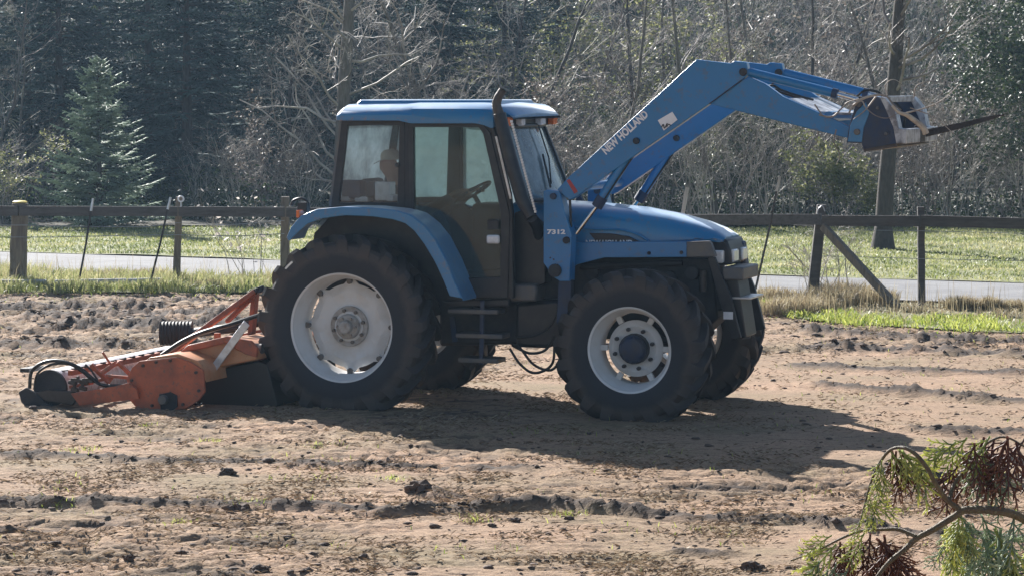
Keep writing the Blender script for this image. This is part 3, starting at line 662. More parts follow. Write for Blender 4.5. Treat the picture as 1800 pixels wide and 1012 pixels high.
# the mossy twiggy tree left of the cab
sg = bare(101, 7.2, 5, (3, 4), .19, .42, .02, .10, 26, (35, 80), .36, .01, .02)
a, b = tree_meshes('mossy', sg); place_tree('bare_tree', a, b, M['bark'], M['twig'], X(598, 60), 60.2, 1, 0, 'grey trunked bare tree with a tangle of pale twigs just left of the cab roof', 'bare tree')
sg = bare(102, 6.5, 5, (3, 4), .12, .42, .02, .14, 20, (35, 80), .42, .05)
a, b = tree_meshes('mossy', sg); place_tree('bare_tree', a, b, M['bark'], M['twig'], X(760, 62), 62.5, 1, 1.1, 'bare tree with pale tangled twigs rising behind the cab roof', 'bare tree')
# the thick trunk on the lawn behind the raised fork
sg = bare(103, 6.6, 4, (3, 5), .17, .35, .03, .42, 16, (30, 75), .36, .008, .022)
a, b = tree_meshes('lawn_tree', sg, 0, 14); place_tree('bare_tree', a, b, M['bark2'], M['twig2'], X(1550, 51), 50.8, 1, 2., 'thick dark trunk on the lawn behind the raised fork, lowest boughs bare', 'bare tree')
bs = [(935, 63, 1.0, 'P'), (1010, 66, .95, 'B'), (1068, 61, .9, 'P'), (1120, 65, 1.0, 'B'), (1180, 69, 1.0, 'P'), (1262, 60, 1., 'P'), (1285, 64, .9, 'B'), (1350, 66, 1.05, 'B'), (1420, 63, .95, 'B'), (1470, 70, 1., 'P'), (1600, 66, 1.05, 'B'), (1660, 61.5, .9, 'B'), (1720, 67, 1., 'B'),
      (880, 68, 1., 'B'), (1220, 74, 1.1, 'B'), (1390, 76, 1.1, 'B'), (1530, 73, 1.05, 'B'), (980, 75, 1.1, 'B'), (1080, 80, 1.15, 'B'), (1320, 82, 1.15, 'P'), (1640, 79, 1.1, 'B'), (1450, 84, 1.15, 'B'), (30, 67, .7, 'B'), (505, 66, .85, 'B'), (660, 72, 1., 'B'), (820, 66.5, .9, 'B'), (-30, 66, .8, 'P'), (1780, 73, 1.05, 'B'), (1150, 88, 1.2, 'P'), (950, 86, 1.2, 'B'), (1560, 90, 1.2, 'B')]
whr = ['slim stem right of the exhaust stack', 'behind the middle of the windscreen gap', 'behind the loader mast', 'behind the white lettering of the loader arm', 'behind the sticker on the loader arm', 'tall stem above the loader knee', 'under the raised loader knee', 'behind the tilt rams', 'left of the lawn trunk', 'right behind the tilt rams', 'right of the lawn trunk', 'behind the fork tine', 'near the right evergreen', 'behind the exhaust stack',
       'far back above the loader arm', 'far back above the tilt rams', 'far back behind the lawn trunk', 'far back right of the cab', 'far back over the bonnet', 'farthest back above the loader knee', 'far back right of the lawn trunk', 'far back left of the lawn trunk', 'at the left edge behind the yellow capped post', 'between the dark conifers left of the cab', 'behind the cab among conifers', 'behind the front of the cab roof', 'pale stem at the very left edge', 'far back at the right edge', 'farthest back behind the loader arm', 'farthest back behind the exhaust stack', 'farthest back behind the fork']
for i, ((px, Y, s, ty), w) in enumerate(zip(bs, whr)):
    a, b = (BARE if ty == 'B' else POLE)[i % (5 if ty == 'B' else 3)]
    place_tree('bare_tree', a, b, M['bark'] if i % 3 else M['bark2'], None, X(px, Y), Y, s, RNG.uniform(0, 6.2), 'leafless tree, '+w, 'bare tree', 'leafless trees of the wood', lean=(RNG.normal(0, .05), RNG.normal(0, .09)))
for i, (a, b) in enumerate(BARE+POLE): b.materials.clear(); b.materials.append([M['twig'], M['twig2'], M['twig3']][i % 3])
for o in list(bpy.data.objects):
    if o.name.startswith('crown') and len(o.data.materials) == 0: o.data.materials.append(M['twig'])
# --- brushwood at the edge of the wood
k = 0
sw = [(X(p, y), y, s) for p, y, s in [(890, 59.5, .8), (990, 60, .9), (1050, 59.5, .7), (1110, 60, .9), (1165, 59.3, .8), (1215, 59.6, .95), (1250, 59, .7), (1300, 59.4, .9), (1345, 59.2, .75), (1395, 59.5, .8), (1440, 60.2, .9), (1500, 60.6, .85), (1580, 60, .8), (1625, 59.4, .95), (1670, 59.2, .9), (1715, 59.5, .8), (1765, 60, .7), (1810, 59, .8), (20, 60.5, .6), (70, 61.5, .5), (350, 61, .5), (420, 60, .6), (475, 60.4, .7), (540, 59.8, .6), (700, 61, .9), (820, 60.5, .9)]]
spx = ['behind the exhaust stack', 'right of the mirror arm', 'behind the loader mast', 'below the white lettering', 'below the arm sticker', 'behind the far lift ram', 'under the loader knee', 'left of the thin leaning stick', 'behind the thin leaning stick', 'right of the thin leaning stick', 'above the leaning fence post', 'left of the lawn trunk', 'right of the lawn trunk', 'above the upright fence post', 'right of the upright fence post', 'left of the right evergreen', 'under the right evergreen', 'half out of the right edge', 'above the yellow capped post', 'left of the young fir', 'right of the young fir', 'right of the ring insulator', 'left of the third fence post', 'behind the rear work lamp', 'behind the cab glass', 'behind the cab door']
for i, (x, y, s) in enumerate(sw):
    r = empty('bare_shrub', (x, y, .08), RNG.uniform(0, 6.2), label='tangled leafless shrub at the foot of the wood, '+spx[i], cat='shrub', group='leafless shrubs along the lawn edge'); r.scale = (s,)*3
    link('stems', SHM[i % 3], r, M['twig'])
SHM[1].materials.clear(); SHM[1].materials.append(M['twig2'])
# --- leafy bushes
def leafy(name, seed, H, n_, size, mat, px, Y, s, lab, stems=14, spread=.6, group=None, jit=.08, cat='bush', sc=None, clump=1.6):
    sg = shrub(seed, H, stems, 3, (3, 5), .016, spread); V, F, T = leaves_on(sg, seed, n_, size, 1, jit, clump)
    r = empty(name, (X(px, Y), Y, .06), RNG.uniform(0, 6), label=lab, cat=cat, group=group); r.scale = sc or (s,)*3
    link('stems', tree_meshes('bush', sg, -1, 3, 4)[1], r, M['twig2']); link('foliage', fast_mesh('foliage', V, F, T), r, mat); return r
hol = leafy('evergreen_bush', 201, 5.2, 30000, .10, M['leafd'], 1862, 58.6, 1, 'big dark glossy evergreen bush at the right edge', 26, .38, jit=.12, clump=.6)
leafy('evergreen_bush', 202, 4.0, 22000, .10, M['leafd'], 1800, 62.5, 1, 'dark evergreen bush behind the reddish twigs near the right edge', 16, .5, jit=.13, clump=.6)
leafy('leafy_bush', 203, 1.6, 5200, .085, M['leafl'], 1468, 59.0, 1, 'low yellow green bush left of the lawn trunk', 12, .8, jit=.05)
leafy('leafy_bush', 204, 2.6, 3000, .075, M['leafl'], 1250, 64, 1.2, 'pale green leafing bush high above the loader knee', 8, .4, jit=.07)
leafy('leafy_bush', 205, 1.7, 2600, .06, M['leafl'], -5, 59.3, 1, 'bright budding bush at the left edge behind the capped post', 10, .4, jit=.04)
leafy('leafy_bush', 206, 2.2, 3800, .07, M['leafb'], 1630, 61.5, 1.2, 'reddish brown leafed bush right of the lawn trunk', 12, .7, jit=.06)
leafy('leafy_bush', 207, 2.4, 3800, .07, M['leafb'], 1000, 62.5, 1.2, 'brown leafed bush right of the mirror arm', 12, .6, jit=.06)
leafy('leafy_bush', 208, 2.2, 3000, .07, M['leafb'], 500, 61.5, 1., 'brown leafed brambles left of the cab', 12, .8, jit=.06)
leafy('evergreen_bush', 209, 2.4, 9000, .08, M['leafd'], 1310, 62, 1.0, 'dark evergreen bush behind the bonnet and thin stick', 14, .7, jit=.1, clump=.6)
leafy('evergreen_bush', 210, 2.4, 9000, .08, M['leafd'], 1130, 63, 1.0, 'dark evergreen bush behind the far lift ram', 14, .7, jit=.1, clump=.6)
leafy('leafy_bush', 211, 3.2, 5000, .075, M['leafl'], 1120, 71, 1.5, 'olive leafed bush deep in the wood above the lettering', 14, .5, jit=.08)
leafy('leafy_bush', 212, 3.2, 5000, .075, M['leafb'], 1400, 72, 1.5, 'brown leafed bush deep in the wood above the tilt rams', 14, .5, jit=.08)
leafy('leafy_bush', 213, 3.2, 5000, .075, M['leafl'], 900, 74, 1.5, 'olive leafed bush deep in the wood behind the exhaust stack', 14, .5, jit=.08)
# --- the deep wood as one mass
n_ = 60000; x = RNG.uniform(-24, 24, n_); y = RNG.uniform(88, 101, n_); z = RNG.uniform(0, 9.5, n_)
V, F = cards(RNG, np.stack([x, y, z], 1), RNG.uniform(.15, .42, n_), .3)
link('distant_wood', fast_mesh('distant_wood', V, F, np.repeat(np.clip(.5+fbm(x*.3, z*.5, 3)+RNG.normal(0, .15, n_), 0, 1), 4)), None, M['leafd'], kind='stuff')
n_ = 16000; x = RNG.uniform(-22, 22, n_); y = RNG.uniform(84, 99, n_); z = RNG.uniform(0, 7.5, n_); L = RNG.uniform(.3, 1.3, n_)
d = RNG.normal(0, .5, (n_, 3)); d[:, 2] = 1
P0 = np.stack([x, y, z], 1); V, F = seg_tubes(P0, P0+d*L[:, None], np.full(n_, .014), np.full(n_, .005), 3)
link('distant_brushwood', fast_mesh('distant_brushwood', V, F), None, M['twig'], kind='stuff')

n_ = 42000; x = RNG.uniform(-15, 15, n_); y = RNG.uniform(59.2, 66, n_); h = .25+.75*smooth01(fbm(x*.7, y*.7, 3)*1.5+.4); z = .1+RNG.uniform(0, 1, n_)**1.5*h*1.3
V, F = cards(RNG, np.stack([x, y, z], 1), RNG.uniform(.05, .13, n_), .3)
link('undergrowth', fast_mesh('undergrowth', V, F, np.repeat(np.clip(.35+fbm(x*.8, y*.5, 3)*1.2+RNG.normal(0, .2, n_), 0, 1), 4)), None, M['leafd'], kind='stuff')

# ------------------------------------------------------------------ tractor
VT = 2.28                                    # width over the tyres
T = empty('tractor', (O0.x, O0.y, 0), -TH, label='blue farm tractor with cream wheel rims and raised front loader on the bare soil', cat='tractor')
def tyre_mb(Rt, Wd, rr, nl, sink, lug=.068, lw=.060, sweep=.26):
    m = MB(); s = Rt-lug
    half = [(rr-.012, -Wd*.36), (rr+.012, -Wd*.44), (rr+.05, -Wd*.475), (rr+(s-rr)*.45, -Wd*.5), (rr+(s-rr)*.75, -Wd*.485), (s-.035, -Wd*.455), (s-.008, -Wd*.40), (s, -Wd*.25), (s+.003, 0)]
    prof = half+[(r, -y) for r, y in half[-2::-1]]
    m.lathe(prof, 96)
    for side in (-1, 1):
        for i in range(nl):
            a0 = 2*PI*(i+(.5 if side > 0 else 0))/nl; rings = []
            for t, yy, rb, rt in [(0, .03, s-.01, Rt-.004), (.3, -.12, s-.01, Rt), (.62, -.30, s-.015, Rt-.003), (.88, -.44, s-.04, Rt-.012), (1, -.495, s-.075, Rt-.045), (1.06, -.505, s-.115, s-.065), (1.08, -.488, s-.16, s-.15)]:
                a = a0-sweep*t; y = yy*Wd*(-side); hw = lw*(.5+.35*t)
                ta = hw/rb; rings.append([(rb*math.cos(a-ta*1.15), y, rb*math.sin(a-ta*1.15)), (rt*math.cos(a-ta*.75), y, rt*math.sin(a-ta*.75)), (rt*math.cos(a+ta*.75), y, rt*math.sin(a+ta*.75)), (rb*math.cos(a+ta*1.15), y, rb*math.sin(a+ta*1.15))])
            m.loft(rings)
    # standing on the soil: the bottom is pressed flat and bulges a little
    vv = []
    for x, y, z in m.v:
        if z < -sink: 
            e = (-sink-z); z = -sink-.12*e; y = y*(1+.35*min(e, .1)); x = x*(1+.1*e)
        vv.append((x, y, z))
    m.v = vv; return m
def rim_mb(rr, Wd, depth, rd, waves, hole):
    """flange + barrel + dished disc with a wavy edge; outer face towards -y"""
    m = MB(); f = -Wd*.40
    m.lathe([(rr+.022, f+.004), (rr+.024, f-.012), (rr+.008, f-.018), (rr-.008, f-.008), (rr-.014, f+.03), (rr-.026, f+.055), (rr-.03, f+.09), (rr-.055, f+.13), (rr-.06, f+.32*1), (rr-.03, -f-.05), (rr+.02, -f), (rr+.02, -f-.01), (rr-.02, -f-.06), (rr-.048, f+.33), (rr-.05, f+.13)], 96)
    d = Wd*-.40+depth; n = 128; rings = []
    for q, (k, y) in enumerate([(hole, d-.03), (.34, d-.04), (.42, d-.012), (.56, d+.012), (.80, d-.012), (.87, d+.0), (1, d+.03)]):
        rg = []
        for j in range(n):
            t = 2*PI*j/n; e = rd+(rr-.055-rd)*(max(0, math.cos(waves*t))**1.5 if q >= 5 else 0) if waves else rd
            r = k*rd if q < 6 else e
            if q == 5: r = .86*rd+.5*(e-rd)
            rg.append((r*math.cos(t), y, r*math.sin(t)))
        rings.append(rg)
    back = [[(x, y+.012, z) for x, y, z in rg] for rg in rings[::-1]]
    m.loft(rings+back, caps=False); return m
def wheel(kind, Rt, Wd, rr, nl, c, flip, sink, depth, rd, waves, nuts, nr, hub):
    m = rim_mb(rr, Wd, depth, rd, waves, .2)
    # lobes bolted to brackets on the barrel
    for i in range(waves or 6):
        a = 2*PI*(i)/(waves or 6); q = Vector((math.cos(a), 0, math.sin(a))); d = Wd*-.40+depth
        rot = Matrix.Rotation(-a, 3, 'Y')
        m.box(q*(rr-.085)+Vector((0, d+.02, 0)), (.075, .035, .05), rot)
    w = m.build(kind+'_wheel', M['rim'], T, bevel=0, recalc=True, loc=c, rot=(0, 0, PI if flip else 0))
    tyre_mb(Rt, Wd, rr, nl, sink).build('tyre', M['rubber' if hub == 'rear' else 'rubberf'], w, smooth=22)
    d = Wd*-.40+depth-.03
    h = MB()
    if hub == 'rear':
        h.lathe([(.0, d-.005), (.19*1., d-.004), (.195, d+.02)], 48).lathe([(0, d-.13), (.05, d-.13), (.062, d-.12), (.064, d-.06), (.11, d-.055), (.118, d-.04), (.12, d-.005), (0, d-.005)], 40)
        h.build('hub', M['hub'], w, bevel=.004)
    else:
        h.lathe([(0, d-.105), (.05, d-.102), (.10, d-.09), (.125, d-.06), (.13, d-.02), (.13, d+.04), (.0, d+.04)], 40)
        for i in range(10):
            a = 2*PI*i/10+.2; h.tube([(.112*math.cos(a), d-.08, .112*math.sin(a)), (.112*math.cos(a), d-.045, .112*math.sin(a))], .011, 6)
        h.build('hub', M['darkblue'], w, bevel=.004)
    me = None
    for i in range(nuts):
        a = 2*PI*(i+.35)/nuts
        if me is None: me = MB().tube([(0, -.03, 0), (0, .01, 0)], .017 if hub == 'rear' else .019, 6).mesh('wheel_nut')
        link('wheel_nut', me, w, M['dark'] if hub != 'rear' else M['grey'], loc=(nr*math.cos(a), d-.004, nr*math.sin(a)))
    if hub == 'rear':
        bolt = MB().tube([(0, -.025, 0), (0, .01, 0)], .014, 6).mesh('hub_bolt')
        for i in range(6):
            a = 2*PI*i/6; link('hub_bolt', bolt, w, M['hub'], loc=(.09*math.cos(a), d-.057, .09*math.sin(a)))
        cl = MB().tube([(0, -.02, 0), (0, .02, 0)], .026, 8).box((0, 0, -.015), (.05, .03, .03)).mesh('rim_clamp')
        for i in range(8):
            a = 2*PI*i/8; link('rim_clamp', cl, w, M['grey'], loc=((rr-.085)*math.cos(a), d+.022, (rr-.085)*math.sin(a)), rot=(0, -a-PI/2, 0))
    return w
RW, FW = .47, .42
cr = PP(600, 576, .035); cf = PP(1107, 615, .045)
RR_, RF_ = .885, .738
wheel('rear', RR_, RW, .512, 21, (cr.x, RW/2, cr.z), False, cr.z+.01, .21, .405, 8, 8, .155, 'rear')
wheel('rear', RR_, RW, .512, 21, (cr.x, VT-RW/2, cr.z), True, cr.z+.01, .21, .405, 8, 8, .155, 'rear')
wheel('front', RF_, FW, .388, 19, (cf.x, FW/2, cf.z), False, cf.z+.01, .17, .262, 0, 8, .185, 'front')
wheel('front', RF_, FW, .388, 19, (cf.x, VT+.02-FW/2, cf.z), True, cf.z+.01, .17, .262, 0, 8, .185, 'front')
CV = VT/2

# fenders -----------------------------------------------------------
fo = [(503, 418), (511, 400), (528, 380), (556, 368), (600, 364), (650, 365), (696, 370), (722, 378), (745, 396), (764, 420), (784, 458), (800, 498), (812, 524)]
fi = [(790, 520), (779, 492), (764, 460), (746, 430), (728, 406), (712, 393), (690, 386), (655, 381), (608, 379), (566, 384), (540, 394), (520, 412), (508, 424)]
mb = MB(); mb.pprism(fo+fi, .03, .06); mb.prism([(u, z) for u, z in PL(fo, .03)+[(a, b-.03) for a, b in PL(fo, .03)][::-1]], .06, .47)
mb.build('fender', M['blue'], T, bevel=.008)
m2 = MB(); q = PL(fo, .03)+PL(fi, .03); m2.prism(q, VT-.06, VT-.03); m2.prism([(u, z) for u, z in PL(fo, .03)+[(a, b-.03) for a, b in PL(fo, .03)][::-1]], VT-.47, VT-.06)
m2.build('fender', M['blue'], T, bevel=.008)
inner = [(520, 414), (560, 372), (700, 374), (745, 400), (788, 470), (808, 520), (800, 560), (560, 560), (510, 470)]
MB().prism(PL(inner, .03), .485, .50).build('fender_liner', M['black'], T); MB().prism(PL(inner, .03), VT-.50, VT-.485).build('fender_liner', M['black'], T)
# rear work lamp hook by the fender
mb = MB(); mb.tube(curve([PP(538, 372, .25), PP(541, 356, .25), PP(530, 349, .25), PP(516, 353, .25), PP(511, 362, .25)], 5), .014, 8); mb.box(PP(534, 364, .25), (.1, .09, .09))
mb.build('rear_work_lamp', M['black'], T, bevel=.005)
MB().box(PP(527, 376, .10), (.035, .1, .07)).build('tail_lamp', M['lampo'], T, bevel=.005)

# cab ------------------------------------------------------------------
VN, VF = .44, VT-.44                         # near and far side of the cab
def both(name, pts, th, mat, vref=VN, bevel=.004, **k):
    MB().prism(PL(pts, vref), vref, vref+th).build(name, mat, T, bevel=bevel, **k)
    MB().prism(PL(pts, vref), VT-vref-th, VT-vref).build(name, mat, T, bevel=bevel, **k)
def ring_prism(outer, inner_, vref, v0, v1):
    a = PL(outer, vref); b = PL(inner_, vref); n = len(a); assert n == len(b)
    vs = []; 
    for v in (v0, v1): vs += [(u, v, z) for u, z in a]+[(u, v, z) for u, z in b]
    fs = []
    for i in range(n):
        j = (i+1) % n
        fs += [(i, j, n+j, n+i), (2*n+i, 3*n+i, 3*n+j, 2*n+j), (i, 2*n+i, 2*n+j, j), (n+i, n+j, 3*n+j, 3*n+i)]
    return MB().add(vs, fs)
qo = [(600, 212), (712, 212), (712, 368), (581, 363)]; qi = [(611, 221), (702, 221), (698, 356), (595, 357)]
do = [(718, 216), (848, 217), (862, 232), (897, 376), (893, 524), (812, 524), (800, 492), (776, 440), (750, 402), (722, 380)]
di = [(727, 224), (842, 224), (850, 236), (881, 374), (880, 487), (820, 488), (812, 486), (787, 434), (757, 394), (728, 366)]
for v0, v1, n_ in ((VN, VN+.05, 0), (VT-VN-.05, VT-VN, 1)):
    f = ring_prism(qo, qi, VN, v0, v1).build('side_window_frame', M['black'], T, bevel=.006)
    g = (v0+v1)/2
    MB().prism(PL(qi, VN), g-.003, g+.003).build('side_window_glass', M['glass' if not n_ else 'glassf'], f)
    d_ = ring_prism(do, di, VN, v0-.012 if not n_ else v0, v1 if not n_ else v1+.012).build('cab_door', M['black'], T, bevel=.008)
    MB().prism(PL(di, VN), g-.003, g+.003).build('door_glass', M['glass2' if not n_ else 'glassf'], d_)
    yy = v0-.03 if not n_ else v1+.03
    MB().tube([PP(700, 290, VN)*1.0+Vector((0, yy-VN, 0)), PP(700, 290, VN)+Vector((0, yy-VN+.04, 0))], .022, 12).build('window_latch', M['black'], f)
# grab/ lamp on door
MB().box(PP(867, 421, VN-.04), (.13, .05, .085)).build('door_mirror_lamp', M['lampw'], T, bevel=.02)
MB().box(PP(867, 395, VN-.02), (.11, .03, .09)).build('door_lock', M['black'], T, bevel=.006)
# a-post, b-post, sill
both('front_post', [(850, 218), (866, 218), (896, 340), (900, 376), (902, 524), (893, 524), (896, 376)], .07, M['black'])
both('middle_post', [(712, 214), (721, 214), (724, 380), (712, 370)], .06, M['black'])
both('rear_post', [(597, 212), (601, 212), (582, 364), (578, 362)], .06, M['grey'])
# rear wall, floor, firewall
ub, zb = P(581, 363, VN); ut, zt = P(600, 212, VN)
zfl = P(850, 515, VN)[1]; uf, _ = P(893, 500, VN); _, zfo = P(800, 524, VN)
def quad_v(name, a, b, th, mat, v0=None, v1=None, parent=T):
    """slab between two (u,z) points, spanning the cab width"""
    v0 = VN+.05 if v0 is None else v0; v1 = VT-VN-.05 if v1 is None else v1
    d = Vector((b[0]-a[0], b[1]-a[1])); n_ = Vector((-d.y, d.x)).normalized()*th
    return MB().prism([a, b, (b[0]+n_.x, b[1]+n_.y), (a[0]+n_.x, a[1]+n_.y)], v0, v1).build(name, mat, parent, bevel=.003)
quad_v('rear_sill', (ub, zb-.02), (ub+.01, zb+.10), .04, M['black'])
quad_v('rear_lintel', (ut, zt-.06), (ut+.005, zt), .04, M['black'])
quad_v('rear_window', (ub+.01, zb+.10), (ut, zt-.06), .006, M['glassf'])
quad_v('rear_panel', (ub+.02, zfl), (ub+.0, zb-.02), .04, M['black'])
MB().prism([(ub+.02, zfl-.06), (uf, zfl-.06), (uf, zfl), (ub+.02, zfl)], VN+.05, VT-VN-.05).build('cab_floor', M['black'], T)
# roof: loft of rounded sections along u, cambered, with the step in the fascia
zr0 = P(720, 192, VN-.06)[1]; 
mb = MB(); NV = 14
def roofsec(px, ytop, ybot, vo):
    """one cross section at photo column px, near edge at v=vo"""
    u, z1 = P(px, ytop, vo); z0 = P(px, ybot, vo)[1]; rg = []
    w0, w1 = vo, VT-vo
    top = [(w0, z0), (w0-.005, z0+(z1-z0)*.55), (w0+.03, z1-.008), (w0+.10, z1+.022)]
    if True: top += [(w0+.17, z1+.040), (w0+.22, z1+.05)]
    full = top+[(CV, z1+.062)]+[(VT-v, z) for v, z in top[::-1]]
    return [(u, v, z) for v, z in full]+[(u, w1-.03, z0+.015), (u, w0+.03, z0+.015)]
secs = [roofsec(591, 199, 212, VN-.05), roofsec(598, 193.5, 213, VN-.07), roofsec(700, 192.5, 213, VN-.07), roofsec(722, 190.5, 218, VN-.075), roofsec(835, 190.5, 218, VN-.075), roofsec(850, 191, 221, VN-.07), roofsec(862, 192, 226, VN-.06), roofsec(868, 193, 226, VN-.05)]
mb.loft(secs); mb.build('cab_roof', M['blue'], T, bevel=.006, smooth=50)
# raised centre panel of the roof and front visor
a = P(612, 189, VN)[0]; b_ = P(868, 189, VN)[0]; zt_ = P(740, 190, VN)[1]
MB().loft([[(a, .62, zt_+.03), (a, VT-.62, zt_+.03), (a+.04, VT-.66, zt_+.075), (a+.04, .66, zt_+.075)], [(b_, .62, zt_+.03), (b_, VT-.62, zt_+.03), (b_-.02, VT-.66, zt_+.075), (b_-.02, .66, zt_+.075)]]).build('roof_panel', M['blue'], T, bevel=.01)
uv, zv = P(868, 193, VN); us = .20
vis = []
for t in (0, .25, .5, .75, 1):
    u_ = uv+us*t; zt2 = zv+.045-.10*t*t; zb2 = zv-.055-.02*t; w0 = VN-.05+.06*t
    vis.append([(u_, w0, zb2), (u_, w0-.005, zt2-.03), (u_, w0+.05, zt2), (u_, CV, zt2+.02), (u_, VT-w0-.05, zt2), (u_, VT-w0+.005, zt2-.03), (u_, VT-w0, zb2)])
MB().loft(vis).build('roof_visor', M['blue'], T, bevel=.006, smooth=50)
# lamps under the visor
ul, zl = uv+.10, zv-.115
MB().box((uv+.06, CV, zl), (.08, VT-2*VN-.05, .10)).build('lamp_panel', M['black'], T, bevel=.005)
for v, mt, w, nme in [(VN+.02, 'lampo', .12, 'indicator_lamp'), (VN+.40, 'lampw', .10, 'work_lamp'), (VT-VN-.40, 'lampw', .14, 'work_lamp'), (VT-VN-.02, 'lampo', .12, 'indicator_lamp')]:
    MB().box((ul+.03, v, zl), (.07, w, .085)).build(nme, M[mt], T, bevel=.012)
# windscreen: leaning forwards at the foot, slightly curved, framed by thin posts
wt = (uv+.03, zv-.16); wbp = P(905, 352, VN); wb = (wbp[0]+.10, wbp[1])
pts_t = []; rt = []; rb = []
nw = 9
for i in range(nw):
    v = VN+.06+(VT-2*VN-.12)*i/(nw-1); c = .07*(1-((v-CV)/(CV-VN))**2)
    rt.append((wt[0]+c, v, wt[1])); rb.append((wb[0]+c*1.4, v, wb[1]))
wr = [(a_[0]-.006, a_[1], a_[2]) for a_ in rt]; wrb = [(a_[0]-.006, a_[1], a_[2]) for a_ in rb]
MB().loft([rt, rb, wrb, wr, rt], caps=False, closed=False).build('windscreen', M['glassw'], T)
for s in (0, -1):
    MB().bar(Vector(rt[s]), Vector(rb[s]), .05, .045, Vector((0, 1, 0))).build('windscreen_post', M['black'], T, bevel=.006)
MB().tube([Vector(q)+Vector((.02, 0, 0)) for q in rt], .02, 8).build('windscreen_frame', M['black'], T)
MB().tube([Vector(q)+Vector((.0, 0, -.01)) for q in rb], .022, 8).build('windscreen_frame', M['black'], T)
wp = Vector(rt[5])+Vector((.06, 0, 0)); MB().tube([wp, Vector(rb[4])*.45+Vector(rt[5])*.55+Vector((.05, 0, 0)), Vector(rb[3])*.8+Vector(rt[4])*.2+Vector((.04, 0, 0))], .008, 6).bar(Vector(rb[3])*.85+Vector(rt[3])*.15+Vector((.03, 0, 0)), Vector(rb[4])*.4+Vector(rt[4])*.6+Vector((.03, 0, 0)), .012, .02).build('wiper', M['black'], T)
# mirror arm on the far side
ma = [PP(940, 234, VT-.42), PP(955, 238, VT-.38), PP(966, 252, VT-.3), PP(976, 290, VT-.28), PP(988, 330, VT-.35)]
MB().tube(curve(ma, 6), .016, 8).build('mirror_arm', M['black'], T)
# near lower cowl between cab front and mast
MB().pprism([(893, 376), (905, 372), (925, 380), (948, 400), (948, 500), (893, 524)], .62, VT-.62, VN).build('firewall', M['black'], T, bevel=.01)

# exhaust -----------------------------------------------------------
ex = .33
MB().tube([PP(934, 382, ex), PP(918, 352, ex), PP(900, 290, ex), PP(885, 232, ex), PP(878, 200, ex)], [.055, .066, .066, .064, .060], 16).tube([PP(934, 382, ex), PP(944, 398, ex+.2), PP(950, 425, ex+.4)], [.055, .055, .05], 12).build('exhaust_muffler', M['black'], T, bevel=.004)
MB().tube(curve([PP(878, 202, ex), PP(873, 186, ex), PP(875, 174, ex), PP(880, 165, ex), PP(884, 158, ex)], 5), [.048-.0006*i for i in range(21)], 14, cap=False).build('exhaust_stack', M['rust'], T)
# perforated heat guard: strip with rows of studs
gd = MB()
pa, pb = PP(893, 214, ex-.075), PP(935, 372, ex-.075)
mb = MB(); off = Vector((.0, 0, 0))
for i in range(34):
    t = i/33; c = pa.lerp(pb, t); mb.box(c+Vector((.035, 0, 0)), (.02, .02, .022))
mb.build('heat_guard_studs', M['steel'], T, kind='stuff')
MB().bar(PP(872, 240, VN-.03), PP(898, 350, VN-.03), .012, .02).build('post_edge_glint', M['steel'], T)  # added pale strip standing in for the sunlit edge of the front post

# bonnet ------------------------------------------------------------
hc = CV
hs = []   # (px, py top at centre, py bottom (near side), half width, shoulder drop)
for px, yt, yb, hw, sh in [(922, 349, 446, .44, .14), (960, 350, 446, .44, .14), (1015, 353, 446, .44, .14), (1060, 356, 440, .435, .145), (1130, 363, 430, .42, .15), (1190, 374, 425, .40, .15), (1240, 388, 422, .375, .14), (1270, 400, 419, .35, .12), (1280, 407, 421, .33, .09), (1287, 413, 423, .31, .05)]:
    u, zt = P(px, yt, hc); zb = P(px, yb, hc-hw)[1]; rg = []
    prof = [(-1, zb), (-1.0, zb+(zt-sh-zb)*.5), (-.985, zt-sh), (-.93, zt-sh*.55), (-.80, zt-sh*.26), (-.55, zt-sh*.10), (-.25, zt-.012), (0, zt)]
    full = prof+[(-x, z) for x, z in prof[-2::-1]]
    hs.append([(u, hc+x*hw, z) for x, z in full])
MB().loft(hs).build('bonnet', M['blue'], T, bevel=.006, smooth=60)
# the dark swoosh of the side grille under the bonnet crease
MB().pprism([(1036, 410), (1075, 411), (1105, 416), (1128, 427), (1050, 427)], hc-.455, hc-.43, hc-.45).build('side_grille', M['black'], T, bevel=.003)
crs = curve([PP(1012, 400, hc-.45), PP(1050, 403, hc-.45), PP(1090, 404, hc-.445), PP(1120, 412, hc-.44), PP(1140, 424, hc-.43)], 5)
MB().tube(crs, .012, 8).build('bonnet_crease', M['blue'], T)
# nose: grille block, lamps
gr = [(1248, 421), (1276, 421), (1283, 440), (1285, 466), (1262, 468), (1252, 455)]
MB().pprism(gr, hc-.30, hc+.30, hc-.32).build('nose_grille', M['black'], T, bevel=.02)
MB().pprism([(1290, 424), (1306, 424), (1312, 470), (1292, 470)], hc+.2, hc+.34, hc+.2).build('nose_side', M['darkblue'], T, bevel=.02)
def lampbox(px, py, v): MB().box(PP(px, py, v), (.10, .10, .12)).build('headlamp', M['lampw'], T, bevel=.015)
lampbox(1264, 451, hc-.305)
u_, z_ = P(1283, 449, hc-.17); 
for v in (hc-.17, hc+.17): MB().box((u_+.02, v, z_), (.09, .19, .12)).build('headlamp', M['lampw'], T, bevel=.015)
